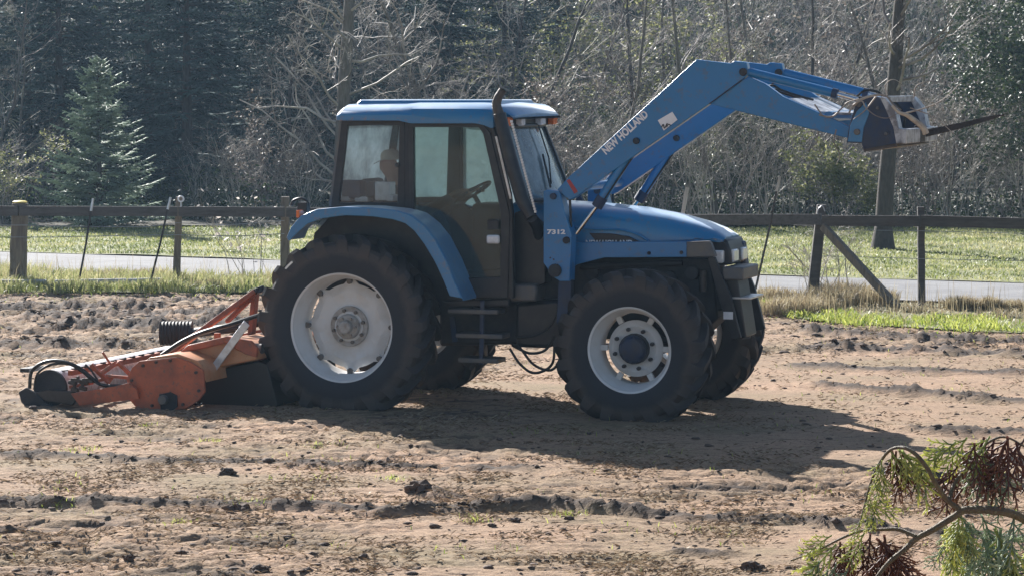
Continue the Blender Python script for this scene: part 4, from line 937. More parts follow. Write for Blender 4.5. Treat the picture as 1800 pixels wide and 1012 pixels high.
# engine, gearbox, axles -----------------------------------------
MB().pprism([(905, 455), (1000, 445), (1250, 455), (1262, 560), (1230, 590), (1010, 598), (905, 590)], hc-.24, hc+.24, hc-.24).build('engine', M['dark'], T, bevel=.02)
eng = MB()
for px, py, r, v in [(1040, 480, .07, -.3), (1075, 500, .09, -.3), (1130, 475, .06, -.31), (1175, 490, .08, -.3), (1215, 480, .07, -.3)]:
    p = PP(px, py, hc+v); eng.tube([p, p+Vector((0, .15, 0))], r, 14)
eng.tube([PP(1020, 470, hc-.3), PP(1100, 465, hc-.33), PP(1200, 462, hc-.3)], .03, 8); eng.box(PP(1150, 510, hc-.28), (.35, .12, .12))
eng.build('engine_parts', M['dark'], T, bevel=.008)
MB().tube([PP(1236, 475, hc-.33), PP(1236, 512, hc-.33)], .035, 12).build('filter_canister', M['rust'], T)
MB().pprism([(780, 480), (910, 470), (1010, 470), (1010, 600), (780, 606)], hc-.33, hc+.33, hc-.2).build('gearbox', M['dark'], T, bevel=.03)
axr = MB().tube([(cr.x, .20, cr.z), (cr.x, .55, cr.z), (cr.x, .60, cr.z), (cr.x, VT-.60, cr.z), (cr.x, VT-.55, cr.z), (cr.x, VT-.20, cr.z)], [.09, .10, .20, .20, .10, .09], 20)
axr.build('rear_axle', M['dark'], T, bevel=.005)
MB().tube([(cf.x, .15, cf.z), (cf.x, .42, cf.z), (cf.x, .46, cf.z), (cf.x, hc-.15, cf.z-.02), (cf.x, hc+.15, cf.z-.02), (cf.x, VT-.46, cf.z), (cf.x, VT-.42, cf.z), (cf.x, VT-.15, cf.z)], [.14, .15, .085, .11, .11, .085, .15, .14], 18).build('front_axle', M['dark'], T, bevel=.005)
MB().tube([(cf.x+.25, .45, cf.z+.02), (cf.x+.25, VT-.45, cf.z+.02)], .025, 8).tube([(cf.x, .44, cf.z), (cf.x+.27, .44, cf.z+.03)], .04, 8).build('steering_rod', M['dark'], T)
MB().pprism([(1225, 560), (1285, 540), (1290, 500), (1230, 500)], hc-.2, hc+.2, hc-.2).build('front_support', M['dark'], T, bevel=.02)
# tank and tool box, step ladder, hoses
MB().pprism([(890, 504), (896, 499), (940, 500), (944, 508), (942, 530), (892, 530)], .52, .80, .52).build('tool_box', M['grey'], T, bevel=.02)
MB().pprism([(905, 532), (985, 525), (990, 600), (960, 612), (905, 610)], .66, .95, .66).build('fuel_tank', M['black'], T, bevel=.04)
st = .38
lad = MB().bar(PP(848, 528, st), PP(846, 640, st), .04, .02, Vector((0, 1, 0)))
lad.build('step_stile', M['darkblue'], T, bevel=.004)
MB().bar(PP(795, 556, st+.28), PP(800, 600, st+.28), .05, .02, Vector((0, 1, 0))).build('step_bracket', M['darkblue'], T)
for x0, x1, y in [(788, 876, 547), (802, 884, 590), (806, 876, 633)]:
    a, b_ = PP(x0, y, st), PP(x1, y, st); c = (a+b_)/2
    MB().box(c+Vector((0, .1, 0)), ((b_-a).length, .24, .045)).build('step', M['grey'], T, bevel=.008)
MB().pprism([(775, 528), (893, 526), (893, 538), (790, 540)], VN+.02, VT-VN-.02, VN).build('cab_underframe', M['black'], T, bevel=.01)
hz = [[(985, 480), (984, 530), (970, 570), (940, 590), (905, 592)], [(975, 600), (970, 640), (940, 655), (915, 640), (896, 612)], [(984, 600), (984, 630), (968, 650), (938, 640), (915, 612), (900, 604)], [(992, 490), (990, 560), (985, 600)], [(975, 590), (958, 615), (930, 620), (900, 606)]]
for i, h in enumerate(hz): MB().tube(curve([PP(x, y, .50+.04*i) for x, y in h], 6), .013 if i else .011, 8).build('hydraulic_hose', M['rubber2'], T)
# loader mast, rails, front guard ---------------------------------
AV, AW = .40, .10; DV = VT-2*AV-AW             # near arm and distance to the far one
def twice(fn):
    fn(0); fn(DV)
mast = [(957, 336), (963, 334), (985, 336), (994, 372), (1006, 412), (1003, 494), (986, 494), (974, 486), (957, 462)]
leg = [(982, 492), (1004, 492), (1003, 566), (984, 578), (978, 566)]
for dv in (0, DV):
    o = MB().prism(PL(mast, AV), AV+dv-.03, AV+dv+AW+.03).build('loader_mast', M['armblue'], T, bevel=.006)
    MB().prism(PL(leg, AV), AV+dv+.0, AV+dv+AW-.01).build('mast_leg', M['darkblue'], o, bevel=.006)
    for px, py, r, mt in [(978, 475, .062, 'dark'), (975, 345, .03, 'darkblue'), (998, 422, .033, 'dark'), (969, 453, .009, 'black'), (975, 456, .009, 'black')]:
        p = PP(px, py, AV); MB().tube([(p.x, AV+dv-.06 if r > .02 else AV+dv-.032, p.z), (p.x, AV+dv, p.z)], r, 16).build('pin', M[mt], o, bevel=.003)
    MB().bar(PP(1000, 345, AV)+Vector((0, dv+.03, 0)), PP(1002, 400, AV)+Vector((0, dv+.03, 0)), .02, .02).build('mast_link', M['black'], o)
beam = [(1004, 426), (1207, 425), (1207, 452), (1062, 453), (1014, 465), (1006, 470)]
dk = [(1207, 425), (1246, 424), (1250, 428), (1258, 451), (1207, 452)]
for v0 in (hc-.53, hc+.47):
    o = MB().prism(PL(beam, hc-.53), v0, v0+.06).build('loader_rail', M['armblue'], T, bevel=.005)
    MB().prism(PL(dk, hc-.53), v0-.005, v0+.065).build('rail_bracket', M['grey'], o, bevel=.005)
    for px, py in [(1141, 445), (1198, 444)]:
        p = PP(px, py, hc-.53); MB().tube([(p.x, v0-.012, p.z), (p.x, v0, p.z)], .018, 6).build('bolt', M['dark'], o)
for dv, s in ((0, 1), (0, -1)):
    v = hc-.50 if s > 0 else hc+.44
    MB().prism(PL(mast[:1]+[(1004, 426), (1014, 468), (960, 466)], hc-.53), v, v+.05).build('mast_bracket', M['darkblue'], T, bevel=.01)
MB().tube([PP(970, 455, AV+.1), (PP(970, 455, AV+.1).x, VT-AV-.1, PP(970, 455, AV).z)], .05, 12).build('cross_tube', M['darkblue'], T)
g1 = [(1243, 452), (1256, 452), (1284, 520), (1302, 593), (1285, 597), (1274, 560)]
for v0 in (hc-.50, hc+.44):
    MB().prism(PL(g1, hc-.5), v0, v0+.05).build('guard_strut', M['black'], T, bevel=.006)
g2 = [(1264, 462), (1302, 460), (1306, 490), (1319, 596), (1286, 597), (1272, 530)]
MB().prism(PL([(1268, 470), (1290, 468), (1298, 500), (1312, 592), (1290, 596), (1276, 540)], hc-.4), hc-.40, hc+.0).build('guard_plate', M['black'], T, bevel=.01)
MB().prism(PL([(1306, 490), (1311, 490), (1322, 553), (1318, 594), (1304, 596), (1308, 590), (1313, 552)], hc+.1), hc+.1, hc+.12).build('guard_edge', M['grey'], T)
p = PP(1272, 480, hc-.42); MB().box(p+Vector((.10, .25, .0)), (.20, .60, .12)).build('bumper_block', M['grey'], T, bevel=.015)
p = PP(1288, 523, hc-.38); MB().box(p+Vector((.07, .22, 0)), (.22, .50, .018)).build('guard_step', M['steel'], T, bevel=.004)
MB().box(PP(1280, 554, hc-.52), (.09, .006, .07)).build('warning_sticker', M['white'], T)

# loader arms ------------------------------------------------------
seg1 = [(979, 334), (998, 313), (1224, 105), (1284, 112), (1290, 108), (1312, 110), (1316, 130), (1304, 141), (1247, 183), (1010, 348), (1000, 352), (994, 346)]
seg2 = [(1247, 183), (1304, 141), (1318, 136), (1345, 148), (1375, 170), (1480, 217), (1510, 232), (1509, 248), (1480, 241), (1290, 194)]
def ln(name, me, parent, mat, dv=0, **k): return link(name, me, parent, mat, loc=(0, dv, 0), **k)
tcurve = {}
def text_mesh(txt, size, bold=.0, sx=1, sp=1):
    c = bpy.data.curves.new('lettering', 'FONT'); c.body = txt; c.size = size; c.extrude = .0015; c.offset = bold; c.align_x = 'LEFT'; c.space_character = sp; c.resolution_u = 3
    o = bpy.data.objects.new('tmp', c); COL.objects.link(o); dg = bpy.context.evaluated_depsgraph_get(); dg.update()
    me = bpy.data.meshes.new_from_object(o.evaluated_get(dg)); bpy.data.objects.remove(o); bpy.data.curves.remove(c); me.materials.clear()
    co = np.zeros(len(me.vertices)*3); me.vertices.foreach_get('co', co); co = co.reshape(-1, 3); co[:, 0] -= co[:, 0].min(); co[:, 1] -= co[:, 1].min(); w = co[:, 0].max(); h = co[:, 1].max()
    return me, co, w, h
def put_text(txt, a, b, hpx, v, mat, parent, proud=.003, bold=.0):
    """lettering from photo pixel a to b (baseline), cap height in photo pixels, on plane v"""
    A, B = PP(*a, v), PP(*b, v); me, co, w, h = text_mesh(txt, .1, bold)
    L = (B-A).length; H = hpx/186.; ang = math.atan2(B.z-A.z, B.x-A.x)
    co[:, 0] *= L/w; co[:, 1] *= H/h
    me.vertices.foreach_set('co', co.astype(np.float32).ravel()); me.update()
    o = link('lettering', me, parent, mat); o.matrix_local = Matrix.Translation((A.x, v-proud, A.z)) @ Matrix.Rotation(-ang, 4, 'Y') @ Matrix.Rotation(PI/2, 4, 'X'); return o
for dv in (0, DV):
    o = MB().prism(PL(seg1, AV), AV+dv, AV+dv+AW).build('loader_arm', M['armblue'], T, bevel=.006)
    MB().prism(PL(seg2, AV), AV+dv+.012, AV+dv+AW-.012).build('arm_front_section', M['armblue'], o, bevel=.006)
    # seam plate along the elbow, pins
    MB().tube([PP(1247, 183, AV)+Vector((0, dv-.001, 0)), PP(1304, 141, AV)+Vector((0, dv-.001, 0))], .006, 6).build('weld_seam', M['darkblue'], o)
    for px, py, r in [(1119, 248, .030), (1307, 127, .036), (1503, 238, .03)]:
        p = PP(px, py, AV); MB().tube([(p.x, AV+dv-.03, p.z), (p.x, AV+dv+AW+.03, p.z)], r, 14).build('pin', M['dark'], o, bevel=.003)
    # lift ram
    vv = AV+dv+AW/2
    a, b_, c = PP(1112, 262, AV+AW/2), PP(1050, 362, AV+AW/2), PP(1013, 411, AV+AW/2)
    for q in (a, b_, c): q.y = vv
    r_ = MB().tube([PP(1119, 248, AV)*1.0+Vector((0, vv-AV, 0)), a, a, b_, b_], [.02, .03, .046, .046, .03], 16).build('lift_ram', M['armblue'], T, bevel=.002)
    MB().tube([b_+(a-b_).normalized()*.10, b_-(a-b_).normalized()*.01], .053, 16).build('ram_collar', M['darkblue'], r_)
    MB().tube([b_, c], .02, 12).build('ram_rod', M['chrome'], r_)
    MB().tube([a+Vector((.05, -.03, -.02)), b_+Vector((.06, -.03, .04))], .009, 6).build('ram_pipe', M['rubber2'], r_)
    # tilt ram
    a, b_, c = PP(1308, 125, AV+AW/2), PP(1472, 166, AV+AW/2), PP(1508, 176, AV+AW/2)
    for q in (a, b_, c): q.y = vv
    d = (b_-a).normalized()
    r_ = MB().tube([a, a+d*.05, a+d*.05, b_], [.03, .03, .041, .041], 16).build('tilt_ram', M['armblue'], T, bevel=.002)
    MB().tube([b_-d*.05, b_], .046, 16).build('ram_collar', M['darkblue'], r_)
    MB().tube([b_, c], .022, 12).build('ram_rod', M['chrome'], r_)
    if not dv:
        put_text('NEW HOLLAND', (1066, 273), (1141, 204), 14.5, AV, M['white'], o, bold=.004)
        sq = [(1156.5, 212), (1182, 197), (1191, 211), (1167, 230)]
        s_ = MB().prism(PL(sq, AV), AV-.005, AV-.002).build('arm_sticker', M['white'], o)
        MB().tube(curve([PP(1163, 224, AV-.006), PP(1166, 219, AV-.006), PP(1168, 226, AV-.006), PP(1173, 217, AV-.006)], 3), .006, 5).tube(curve([PP(1172, 224, AV-.006), PP(1175, 219, AV-.006), PP(1179, 221, AV-.006)], 3), .005, 5).build('sticker_print', M['black'], o)
        MB().prism(PL([(996, 318), (1001, 315), (1016, 337), (1010, 341)], AV), AV-.004, AV-.001).build('red_stripe', M['red'], o)
        put_text('7312', (962, 412), (994, 412), 8.5, AV-.03, M['white'], T, bold=.004)
put_text('NEW HOLLAND', (1030, 431), (1112, 431), 9, hc-.455, M['white'], T, bold=.003)
# cross members between the arms
for (px, py), r in [((1238, 122), .05), ((1455, 205), .045), ((1015, 330), .04)]:
    p = PP(px, py, AV); MB().tube([(p.x, AV+AW/2, p.z), (p.x, AV+DV+AW/2, p.z)], r, 14).build('arm_cross_tube', M['armblue'], T)
MB().prism(PL([(1383, 176), (1388, 173), (1440, 196), (1496, 199), (1496, 203), (1436, 200)], AV+AW), AV+AW, AV+DV).build('arm_cover_plate', M['whitesteel'], T, bevel=.004)  # white here is light on the cross member's top, put into its colour
MB().tube(curve([PP(1348, 168, AV+.5), PP(1350, 154, AV+.5), PP(1360, 151, AV+.5), PP(1372, 158, AV+.5), PP(1400, 168, AV+.5), PP(1430, 176, AV+.5)], 6), .011, 8).build('hydraulic_hose', M['rubber2'], T)
MB().tube(curve([PP(1352, 170, AV+.6), PP(1362, 158, AV+.6), PP(1375, 164, AV+.6), PP(1420, 178, AV+.6)], 6), .011, 8).build('hydraulic_hose', M['rubber2'], T)
# fork carriage --------------------------------------------------
cp = [(1508, 176), (1535, 170), (1547, 173), (1557, 190), (1571, 223), (1577, 253), (1520, 265), (1516, 252), (1490, 251), (1494, 222), (1502, 195)]
lip = [(1548, 171), (1557, 172), (1574, 193), (1581, 226), (1594, 228), (1595, 251), (1577, 253), (1571, 223), (1557, 190)]
for q_ in (AV-.04, AV+AW+.015, AV+DV-.04, AV+DV+AW+.015): MB().prism(PL(cp, AV), q_, q_+.025).build('carriage_side_plate', M['darkblue'], T, bevel=.004)
for dv in (0, DV): MB().prism(PL(lip, AV), AV-.04+dv, AV+AW+.04+dv).build('carriage_upright', M['whitesteel'], T, bevel=.005)
tb = P(1552, 175, AV); lb = P(1590, 240, AV)
MB().box((tb[0]+.0, CV, tb[1]+.0), (.06, DV-.1, .055)).build('carriage_top_bar', M['whitesteel'], T, bevel=.005)
MB().box((lb[0], CV, lb[1]), (.05, DV+.2, .13)).build('carriage_bottom_bar', M['whitesteel'], T, bevel=.006)
MB().box((lb[0]+.0, CV+.0, lb[1]+.01), (.062, .22, .15)).build('tine_socket', M['dark'], T, bevel=.005)
MB().prism(PL([(1520, 262), (1577, 252), (1579, 258), (1521, 267)], AV), AV-.05, AV+DV+AW+.05).build('carriage_foot', M['rust'], T, bevel=.003)
MB().box((P(1530, 215, AV)[0], CV, P(1530, 215, AV)[1]), (.02, DV-.12, .22)).build('carriage_back_plate', M['blue'], T, bevel=.004)
tn = [PP(1622, 236, CV+.2), PP(1690, 221, CV+.2), PP(1740, 208, CV+.2), PP(1768, 201, CV+.2)]
rg = []
for q, h in zip(tn, (.068, .056, .040, .010)): rg.append([(q.x, q.y-.035*h/.05, q.z-h/2), (q.x, q.y-.045*h/.05, q.z+h/2), (q.x, q.y+.045*h/.05, q.z+h/2), (q.x, q.y+.035*h/.05, q.z-h/2)])
q0 = PP(1590, 243, CV+.2); rg.insert(0, [(q0.x, q0.y-.04, q0.z-.03), (q0.x, q0.y-.045, q0.z+.03), (q0.x, q0.y+.045, q0.z+.03), (q0.x, q0.y+.04, q0.z-.03)])
MB().loft(rg).build('fork_tine', M['dark'], T, bevel=.003)
MB().prism(PL([(1496, 222), (1508, 196), (1524, 180), (1530, 200), (1520, 226), (1517, 250), (1492, 249)], AV), AV-.052, AV-.042).build('arm_end_bracket', M['blue'], T, bevel=.004)
for px, py, r in [(1509, 232, .028), (1512, 184, .024), (1560, 235, .016), (1545, 190, .014)]:
    p = PP(px, py, AV); MB().tube([(p.x, AV-.08, p.z), (p.x, AV-.04, p.z)], r, 12).build('pin', M['grey'], T, bevel=.003)
for h, v in (([(1480, 190), (1492, 178), (1512, 172), (1528, 182), (1530, 205)], .3), ([(1500, 176), (1520, 160), (1545, 163), (1556, 178)], .5), ([(1560, 176), (1575, 182), (1590, 205), (1588, 228)], .8)):
    MB().tube(curve([PP(x, y, AV+v) for x, y in h], 5), .011, 6).build('hydraulic_hose', M['rubber2'], T)
# inside of the cab ---------------------------------------------------
su, sz = P(690, 420, CV)
def rbox(name, c, d, mat, bevel=.04, rot=None): return MB().box(c, d, rot).build(name, mat, T, bevel=bevel)
seat_u = P(700, 400, CV)[0]; seat_z = zfl+.50
rbox('driver_seat', (seat_u, CV, seat_z), (.50, .50, .14), M['seat'], .05)
rbox('seat_back', (seat_u-.25, CV, seat_z+.30), (.12, .46, .50), M['seat'], .05, Matrix.Rotation(R(-8), 3, 'Y'))
rbox('seat_base', (seat_u, CV, zfl+.21), (.36, .36, .42), M['black'], .02)
dash_u = P(868, 400, CV)[0]
rbox('dashboard', (dash_u-.02, CV, zfl+.45), (.30, .42, .75), M['black'], .05)
swc = Vector((dash_u-.22, CV, zfl+.92)); rotm = Matrix.Rotation(R(-32), 3, 'Y')
sw = MB(); ringp = [swc+rotm @ Vector((.20*math.cos(2*PI*i/28), .20*math.sin(2*PI*i/28), 0)) for i in range(29)]
sw.tube(ringp, .014, 8, cap=False); 
for a in (0, 2.1, 4.2): sw.tube([swc-rotm @ Vector((0, 0, .03)), swc+rotm @ Vector((.20*math.cos(a), .20*math.sin(a), 0))], .012, 6)
sw.tube([swc-rotm @ Vector((0, 0, .02)), swc-rotm @ Vector((0, 0, .4))], .025, 8); sw.build('steering_wheel', M['black'], T)
# switch boxes at the rear side window
for px, py, w, h, mt in [(622, 333, .20, .18, 'darkblue'), (656, 333, .10, .15, 'black'), (677, 336, .16, .18, 'lampw'), (612, 348, .10, .06, 'white'), (640, 350, .14, .05, 'white'), (690, 348, .08, .06, 'white')]:
    rbox('control_box', PP(px, py, VN+.28), (w, .16, h), M[mt], .012)
rbox('side_console', (seat_u+.05, VN+.30, zfl+.42), (.75, .30, .5), M['black'], .04)

# driver ---------------------------------------------------------------
D = empty('person', (0, 0, 0), 0, label='driver in pale cap and brown jacket seated in the cab looking back', cat='person')
D.location = T.location; D.rotation_euler = T.rotation_euler
def skin(name, vs, es, rs, mat, parent, sub=2):
    me = bpy.data.meshes.new(name); me.from_pydata(vs, es, []); o = link(name, me, parent, mat)
    me.skin_vertices.new() if hasattr(me.skin_vertices, 'new') else None
    s = o.modifiers.new('skin', 'SKIN')
    if not me.skin_vertices: 
        bm = bmesh.new(); bm.from_mesh(me); bm.verts.layers.skin.verify(); bm.to_mesh(me); bm.free()
    for i, r in enumerate(rs):
        me.skin_vertices[0].data[i].radius = (r, r) if not isinstance(r, tuple) else r
        me.skin_vertices[0].data[i].use_root = i == 0
    b = o.modifiers.new('sub', 'SUBSURF'); b.levels = sub; b.render_levels = sub; s.use_smooth_shade = True; return o
hu, hz_ = P(686, 287, CV); pel = Vector((hu+.02, CV, seat_z+.13)); hd = Vector((hu, CV, hz_))
nk = hd+Vector((.03, 0, -.15)); ch = Vector((hu+.06, CV, hz_-.38))
vs = [pel, (pel+ch)/2, ch, nk, hd+Vector((.0, 0, -.03)), hd+Vector((0, 0, .07))]
rs = [(.16, .15), (.15, .13), (.18, .13), .058, (.082, .088), (.085, .085)]
es = [(0, 1), (1, 2), (2, 3), (3, 4), (4, 5)]
def limb(start, pts, rad):
    i0 = start
    for p, r in zip(pts, rad): vs.append(Vector(p)); rs.append(r); es.append((i0, len(vs)-1)); i0 = len(vs)-1
    return i0
for s in (-1, 1):
    sh = ch+Vector((0, s*.19, .04)); el = ch+Vector((.22, s*.27, -.20)); wr_ = swc+rotm @ Vector((-.02, s*.19, .03))
    if s < 0: el = ch+Vector((.16, -.28, -.22)); 
    k = limb(2, [sh, el, (el+wr_)/2, wr_-Vector((.05, 0, 0)), wr_], [.06, .048, .042, .03, .034])
    for f in range(4):
        b0 = wr_+Vector((.02, (f-1.5)*.02, .01)); limb(k, [b0+Vector((.03, 0, .012)), b0+Vector((.055, 0, -.004)), b0+Vector((.052, 0, -.028))], [.010, .009, .008])
    limb(k, [wr_+Vector((.015, -s*.035, .0)), wr_+Vector((.04, -s*.045, -.015))], [.011, .009])
    hp = pel+Vector((.02, s*.10, -.02)); kn = pel+Vector((.44, s*.16, .06)); an = kn+Vector((.10, 0, -.44)); ft = an+Vector((.14, 0, -.05))
    limb(0, [hp, kn, an, ft], [.09, .065, .045, .04])
# nose, jaw, ear: face turned backwards (towards -u) and a little down
fd = Vector((-.92, -.35, -.12)).normalized()
limb(4, [hd+fd*.105+Vector((0, 0, -.025))], [.022]); limb(4, [hd+fd*.075+Vector((0, 0, -.085))], [.045])
body = skin('body', [tuple(v) for v in vs], es, rs, M['skin'], D)
# jacket and trousers as shells a little larger than the body
j = [pel+Vector((0, 0, .02)), (pel+ch)/2, ch, nk-Vector((0, 0, .05))]; jr = [(.185, .17), (.18, .16), (.205, .155), .085]; je = [(0, 1), (1, 2), (2, 3)]; jv = list(j)
for s in (-1, 1):
    sh = ch+Vector((0, s*.19, .04)); el = ch+Vector((.22 if s > 0 else .16, s*.27, -.20)); wr_ = swc+rotm @ Vector((-.02, s*.19, .03)); w2 = el.lerp(wr_, .85)
    b0 = len(jv); jv += [sh, el, w2]; jr += [.082, .065, .05]; je += [(2, b0), (b0, b0+1), (b0+1, b0+2)]
skin('jacket', [tuple(v) for v in jv], je, jr, M['cloth'], D)
tv = [pel+Vector((0, 0, -.01))]; trr = [(.185, .17)]; te = []
for s in (-1, 1):
    hp = pel+Vector((.02, s*.10, -.02)); kn = pel+Vector((.44, s*.16, .06)); an = kn+Vector((.10, 0, -.42)); b0 = len(tv)
    tv += [hp, kn, an]; trr += [.108, .082, .065]; te += [(0, b0), (b0, b0+1), (b0+1, b0+2)]
skin('trousers', [tuple(v) for v in tv], te, trr, M['denim'], D)
cp_ = MB(); rg = []
for t, rr2 in [(0, .103), (.35, .104), (.65, .092), (.88, .062), (1, .01)]:
    rg.append([tuple(hd+Vector((.01, 0, .035))+Vector((rr2*math.cos(a)*1.05, rr2*math.sin(a)*.92, .105*t))) for a in [2*PI*i/20 for i in range(20)]])
cp_.loft(rg); sd = fd.cross(Vector((0, 0, 1))).normalized(); c0 = hd+Vector((.01, 0, .045))+fd*.075
brim = []
for dz in (0, .006): brim += [[tuple(c0+fd*(.10*math.sin(a))+sd*(.085*math.cos(a))+Vector((0, 0, dz-.035*math.sin(a)))) for a in [PI*i/12 for i in range(13)]]]
cp_.loft(brim); cp_.build('cap', M['cap'], D, smooth=50)
MB().box(hd+fd*.086+sd*.032+Vector((0, 0, .0)), (.012, .02, .01)).box(hd+fd*.086-sd*.032+Vector((0, 0, .0)), (.012, .02, .01)).build('eyes', M['black'], D)

# branch tangled on the carriage ---------------------------------------
BR = empty('caught_branch', tuple(T.matrix_basis @ PP(1560, 180, AV)), 0, label='broken pale branch tangled over the top of the raised fork carriage', cat='branch')
bpts = [[(1502, 182), (1520, 172), (1548, 167), (1562, 180), (1580, 195), (1597, 205), (1615, 213), (1625, 220), (1628, 236)]]
wk = lambda x, y, v: T.matrix_basis @ PP(x, y, v)-Vector(BR.location)
bpy.context.view_layer.update()
def bt(pts, v, r, name='twig', mat='twig'):
    cp2 = curve([wk(x, y, v-.01*i) for i, (x, y) in enumerate(pts)], 4); k = len(cp2)
    MB().tube(cp2, [r*(1-.65*i/k) for i in range(k)], 6).build(name, M[mat], BR)
M['palebark'] = surf('pale_broken_wood', (.50, .42, .32), .6, 0, (.30, .24, .19), 14)
vv = AV-.10
bt([(1500, 186), (1512, 176), (1532, 169), (1556, 168), (1570, 184), (1584, 194)], vv, .016)
bt([(1628, 236), (1622, 224), (1602, 208), (1592, 202), (1580, 198), (1568, 186)], vv, .030, 'limb', 'palebark')
bt([(1492, 200), (1500, 185), (1515, 178), (1522, 190), (1540, 204), (1560, 208), (1578, 200)], vv, .009)
bt([(1440, 202), (1462, 206), (1480, 190), (1490, 180), (1510, 174)], vv, .010)
bt([(1432, 184), (1448, 204), (1470, 204)], vv, .008)
bt([(1588, 200), (1620, 192), (1650, 180), (1670, 165), (1690, 145)], vv, .008)
bt([(1600, 190), (1640, 205), (1665, 225), (1690, 250)], vv, .006)
bt([(1560, 168), (1556, 150), (1570, 140), (1590, 150)], vv, .006)
bt([(1606, 172), (1612, 150), (1640, 142)], vv, .006)
bt([(1470, 228), (1466, 250), (1476, 272), (1470, 290)], vv, .007)
bt([(1438, 232), (1436, 252), (1440, 265)], vv, .006)
bt([(1540, 170), (1520, 195), (1500, 210)], vv, .008)

# ------------------------------------------------------------------ implement behind the tractor
bpy.context.view_layer.update()
I0 = Vector((O0.x, O0.y, 0))
K = empty('rotary_tiller', tuple(I0), -TH, label='low orange rotary tiller with a rear roller hitched behind the tractor', cat='tiller')
kv = -.50; KW = 2.6                      # near end plate, working width
kf = kv+KW
endp = [(245, 634), (310, 627), (335, 636), (357, 650), (360, 688), (350, 702), (326, 718), (282, 722), (240, 717), (226, 700), (222, 665), (232, 645)]
for v in (kv, kf-.03): MB().prism(PL(endp, kv), v, v+.03).build('end_plate', M['orange'], K, bevel=.006)
p = PP(291, 701, kv)
b_ = MB().prism(PL([(281, 692), (300, 688), (312, 694), (313, 714), (302, 722), (284, 721)], kv), kv-.02, kv).build('bearing_plate', M['dark'], K, bevel=.004)
MB().tube([(p.x, kv-.08, p.z), (p.x, kv-.02, p.z)], .045, 16).build('bearing', M['grey'], b_, bevel=.006)
MB().tube([(p.x, kv+.03, p.z), (p.x, kf-.03, p.z)], .05, 10).build('rotor_shaft', M['dark'], K)
rb = MB()
for i in range(44):
    y = kv+.10+(KW-.2)*i/43; a = i*2.4
    for s in (0, PI):
        q0 = Vector((p.x, y, p.z)); q1 = q0+Vector((.17*math.cos(a+s), 0, .17*math.sin(a+s))); q2 = q1+Vector((0, .05, 0))+Vector((.03*math.cos(a+s+1), 0, .03*math.sin(a+s+1)))
        rb.bar(q0, q1, .03, .01).bar(q1, q2, .03, .01)
rb.build('tiller_blades', M['dark'], K)
bm_ = MB().tube([(0, -.018, 0), (0, .004, 0)], .016, 6).mesh('bolt')
for px, py in [(252, 642), (300, 633), (345, 654), (350, 686), (232, 668), (232, 694), (322, 710), (268, 712), (275, 636)]:
    link('bolt', bm_, K, M['rust'], loc=tuple(PP(px, py, kv)))
# rotor hood, tan sheet sweeping from plate to the gearbox beam
hood = [(242, 640), (262, 628), (310, 622), (345, 634), (356, 650), (360, 672), (352, 655), (308, 629), (262, 634), (246, 646)]
MB().prism(PL(hood, kv), kv+.03, kf-.03).build('rotor_hood', M['tan'], K, bevel=.004)
MB().prism(PL([(312, 627), (352, 605), (400, 598), (440, 605), (452, 616), (452, 632), (400, 642), (362, 655), (352, 648)], kv+.4), kv+.4, kf-.4).build('front_hood', M['tan'], K, bevel=.02)
MB().prism(PL([(316, 618), (330, 606), (400, 590), (440, 598), (452, 612), (450, 628), (430, 622), (396, 603), (340, 616)], kv+.34), kv+.34, kv+.39).build('main_beam', M['orange'], K, bevel=.01)
MB().prism(PL([(316, 618), (330, 606), (400, 590), (440, 598), (452, 612), (450, 628), (430, 622), (396, 603), (340, 616)], kv+.8), kv+1.7, kv+1.8).build('main_beam', M['orange'], K, bevel=.01)
MB().prism(PL([(362, 654), (455, 634), (470, 640), (488, 712), (470, 722), (340, 722)], kv+.5), kv+.5, kf-.5).build('gap_shadow_slab', M['rubber2'], K, bevel=.01)  # added dark slab for the shadow between end plate and tyre
for px, py in [(383, 597), (422, 617)]:
    MB().box(PP(px, py, kv+.8)-Vector((0, .01, 0)), (.06, .04, .14)).build('beam_bracket', M['orange'], K, bevel=.005)
# a-frame
def kb(a, b, va, vb, w, h, name, mat):
    return MB().bar(PP(*a, va), PP(*b, vb), w, h, Vector((0, 1, 0))).build(name, mat, K, bevel=.006)
top = (458, 511)
kb((303, 618), (447, 513), kv+.8, .85, .05, .07, 'frame_strut', M['orange']); kb((447, 513), (462, 508), .85, .95, .06, .08, 'frame_head', M['dark'])
kb((303, 618), (447, 513), kv+1.75, 1.2, .05, .07, 'frame_strut', M['orange'])
kb((398, 566), (450, 516), .65, .9, .04, .05, 'frame_strut', M['orange'])
kb((441, 600), (449, 515), .8, .9, .05, .09, 'frame_upright', M['orange']); kb((441, 600), (449, 515), 1.3, 1.2, .05, .09, 'frame_upright', M['orange'])
kb((371, 653), (434, 567), kv+.30, kv+.33, .075, .012, 'flat_stay', M['steel'])
MB().tube(curve([PP(284, 624, kv+.5), PP(320, 600, kv+.5), PP(358, 583, kv+.5), PP(405, 570, kv+.6), PP(450, 555, .4), PP(470, 550, .6)], 6), .022, 8).build('hydraulic_hose', M['rubber2'], K)
MB().tube(curve([PP(300, 612, kv+.7), PP(340, 592, kv+.7), PP(380, 578, kv+.7), PP(430, 560, .5)], 6), .016, 8).build('hydraulic_hose', M['rubber2'], K)
# ribbed drum guard
c = PP(310, 585, kv+1.55); prof = [(0, -.16)]
for i in range(9): prof += [(.125, -.16+.035*i), (.114, -.145+.035*i)]
prof += [(.125, .16), (0, .16)]
dm = MB().lathe(prof, 28); o = dm.build('ribbed_drum', M['rod'], K, loc=tuple(c), rot=(0, 0, R(-72)), smooth=30)
MB().tube([c+Vector((.12, 0, 0)), PP(420, 575, .8), PP(470, 560, 1.0)], .05, 10).build('drive_shaft', M['dark'], K)
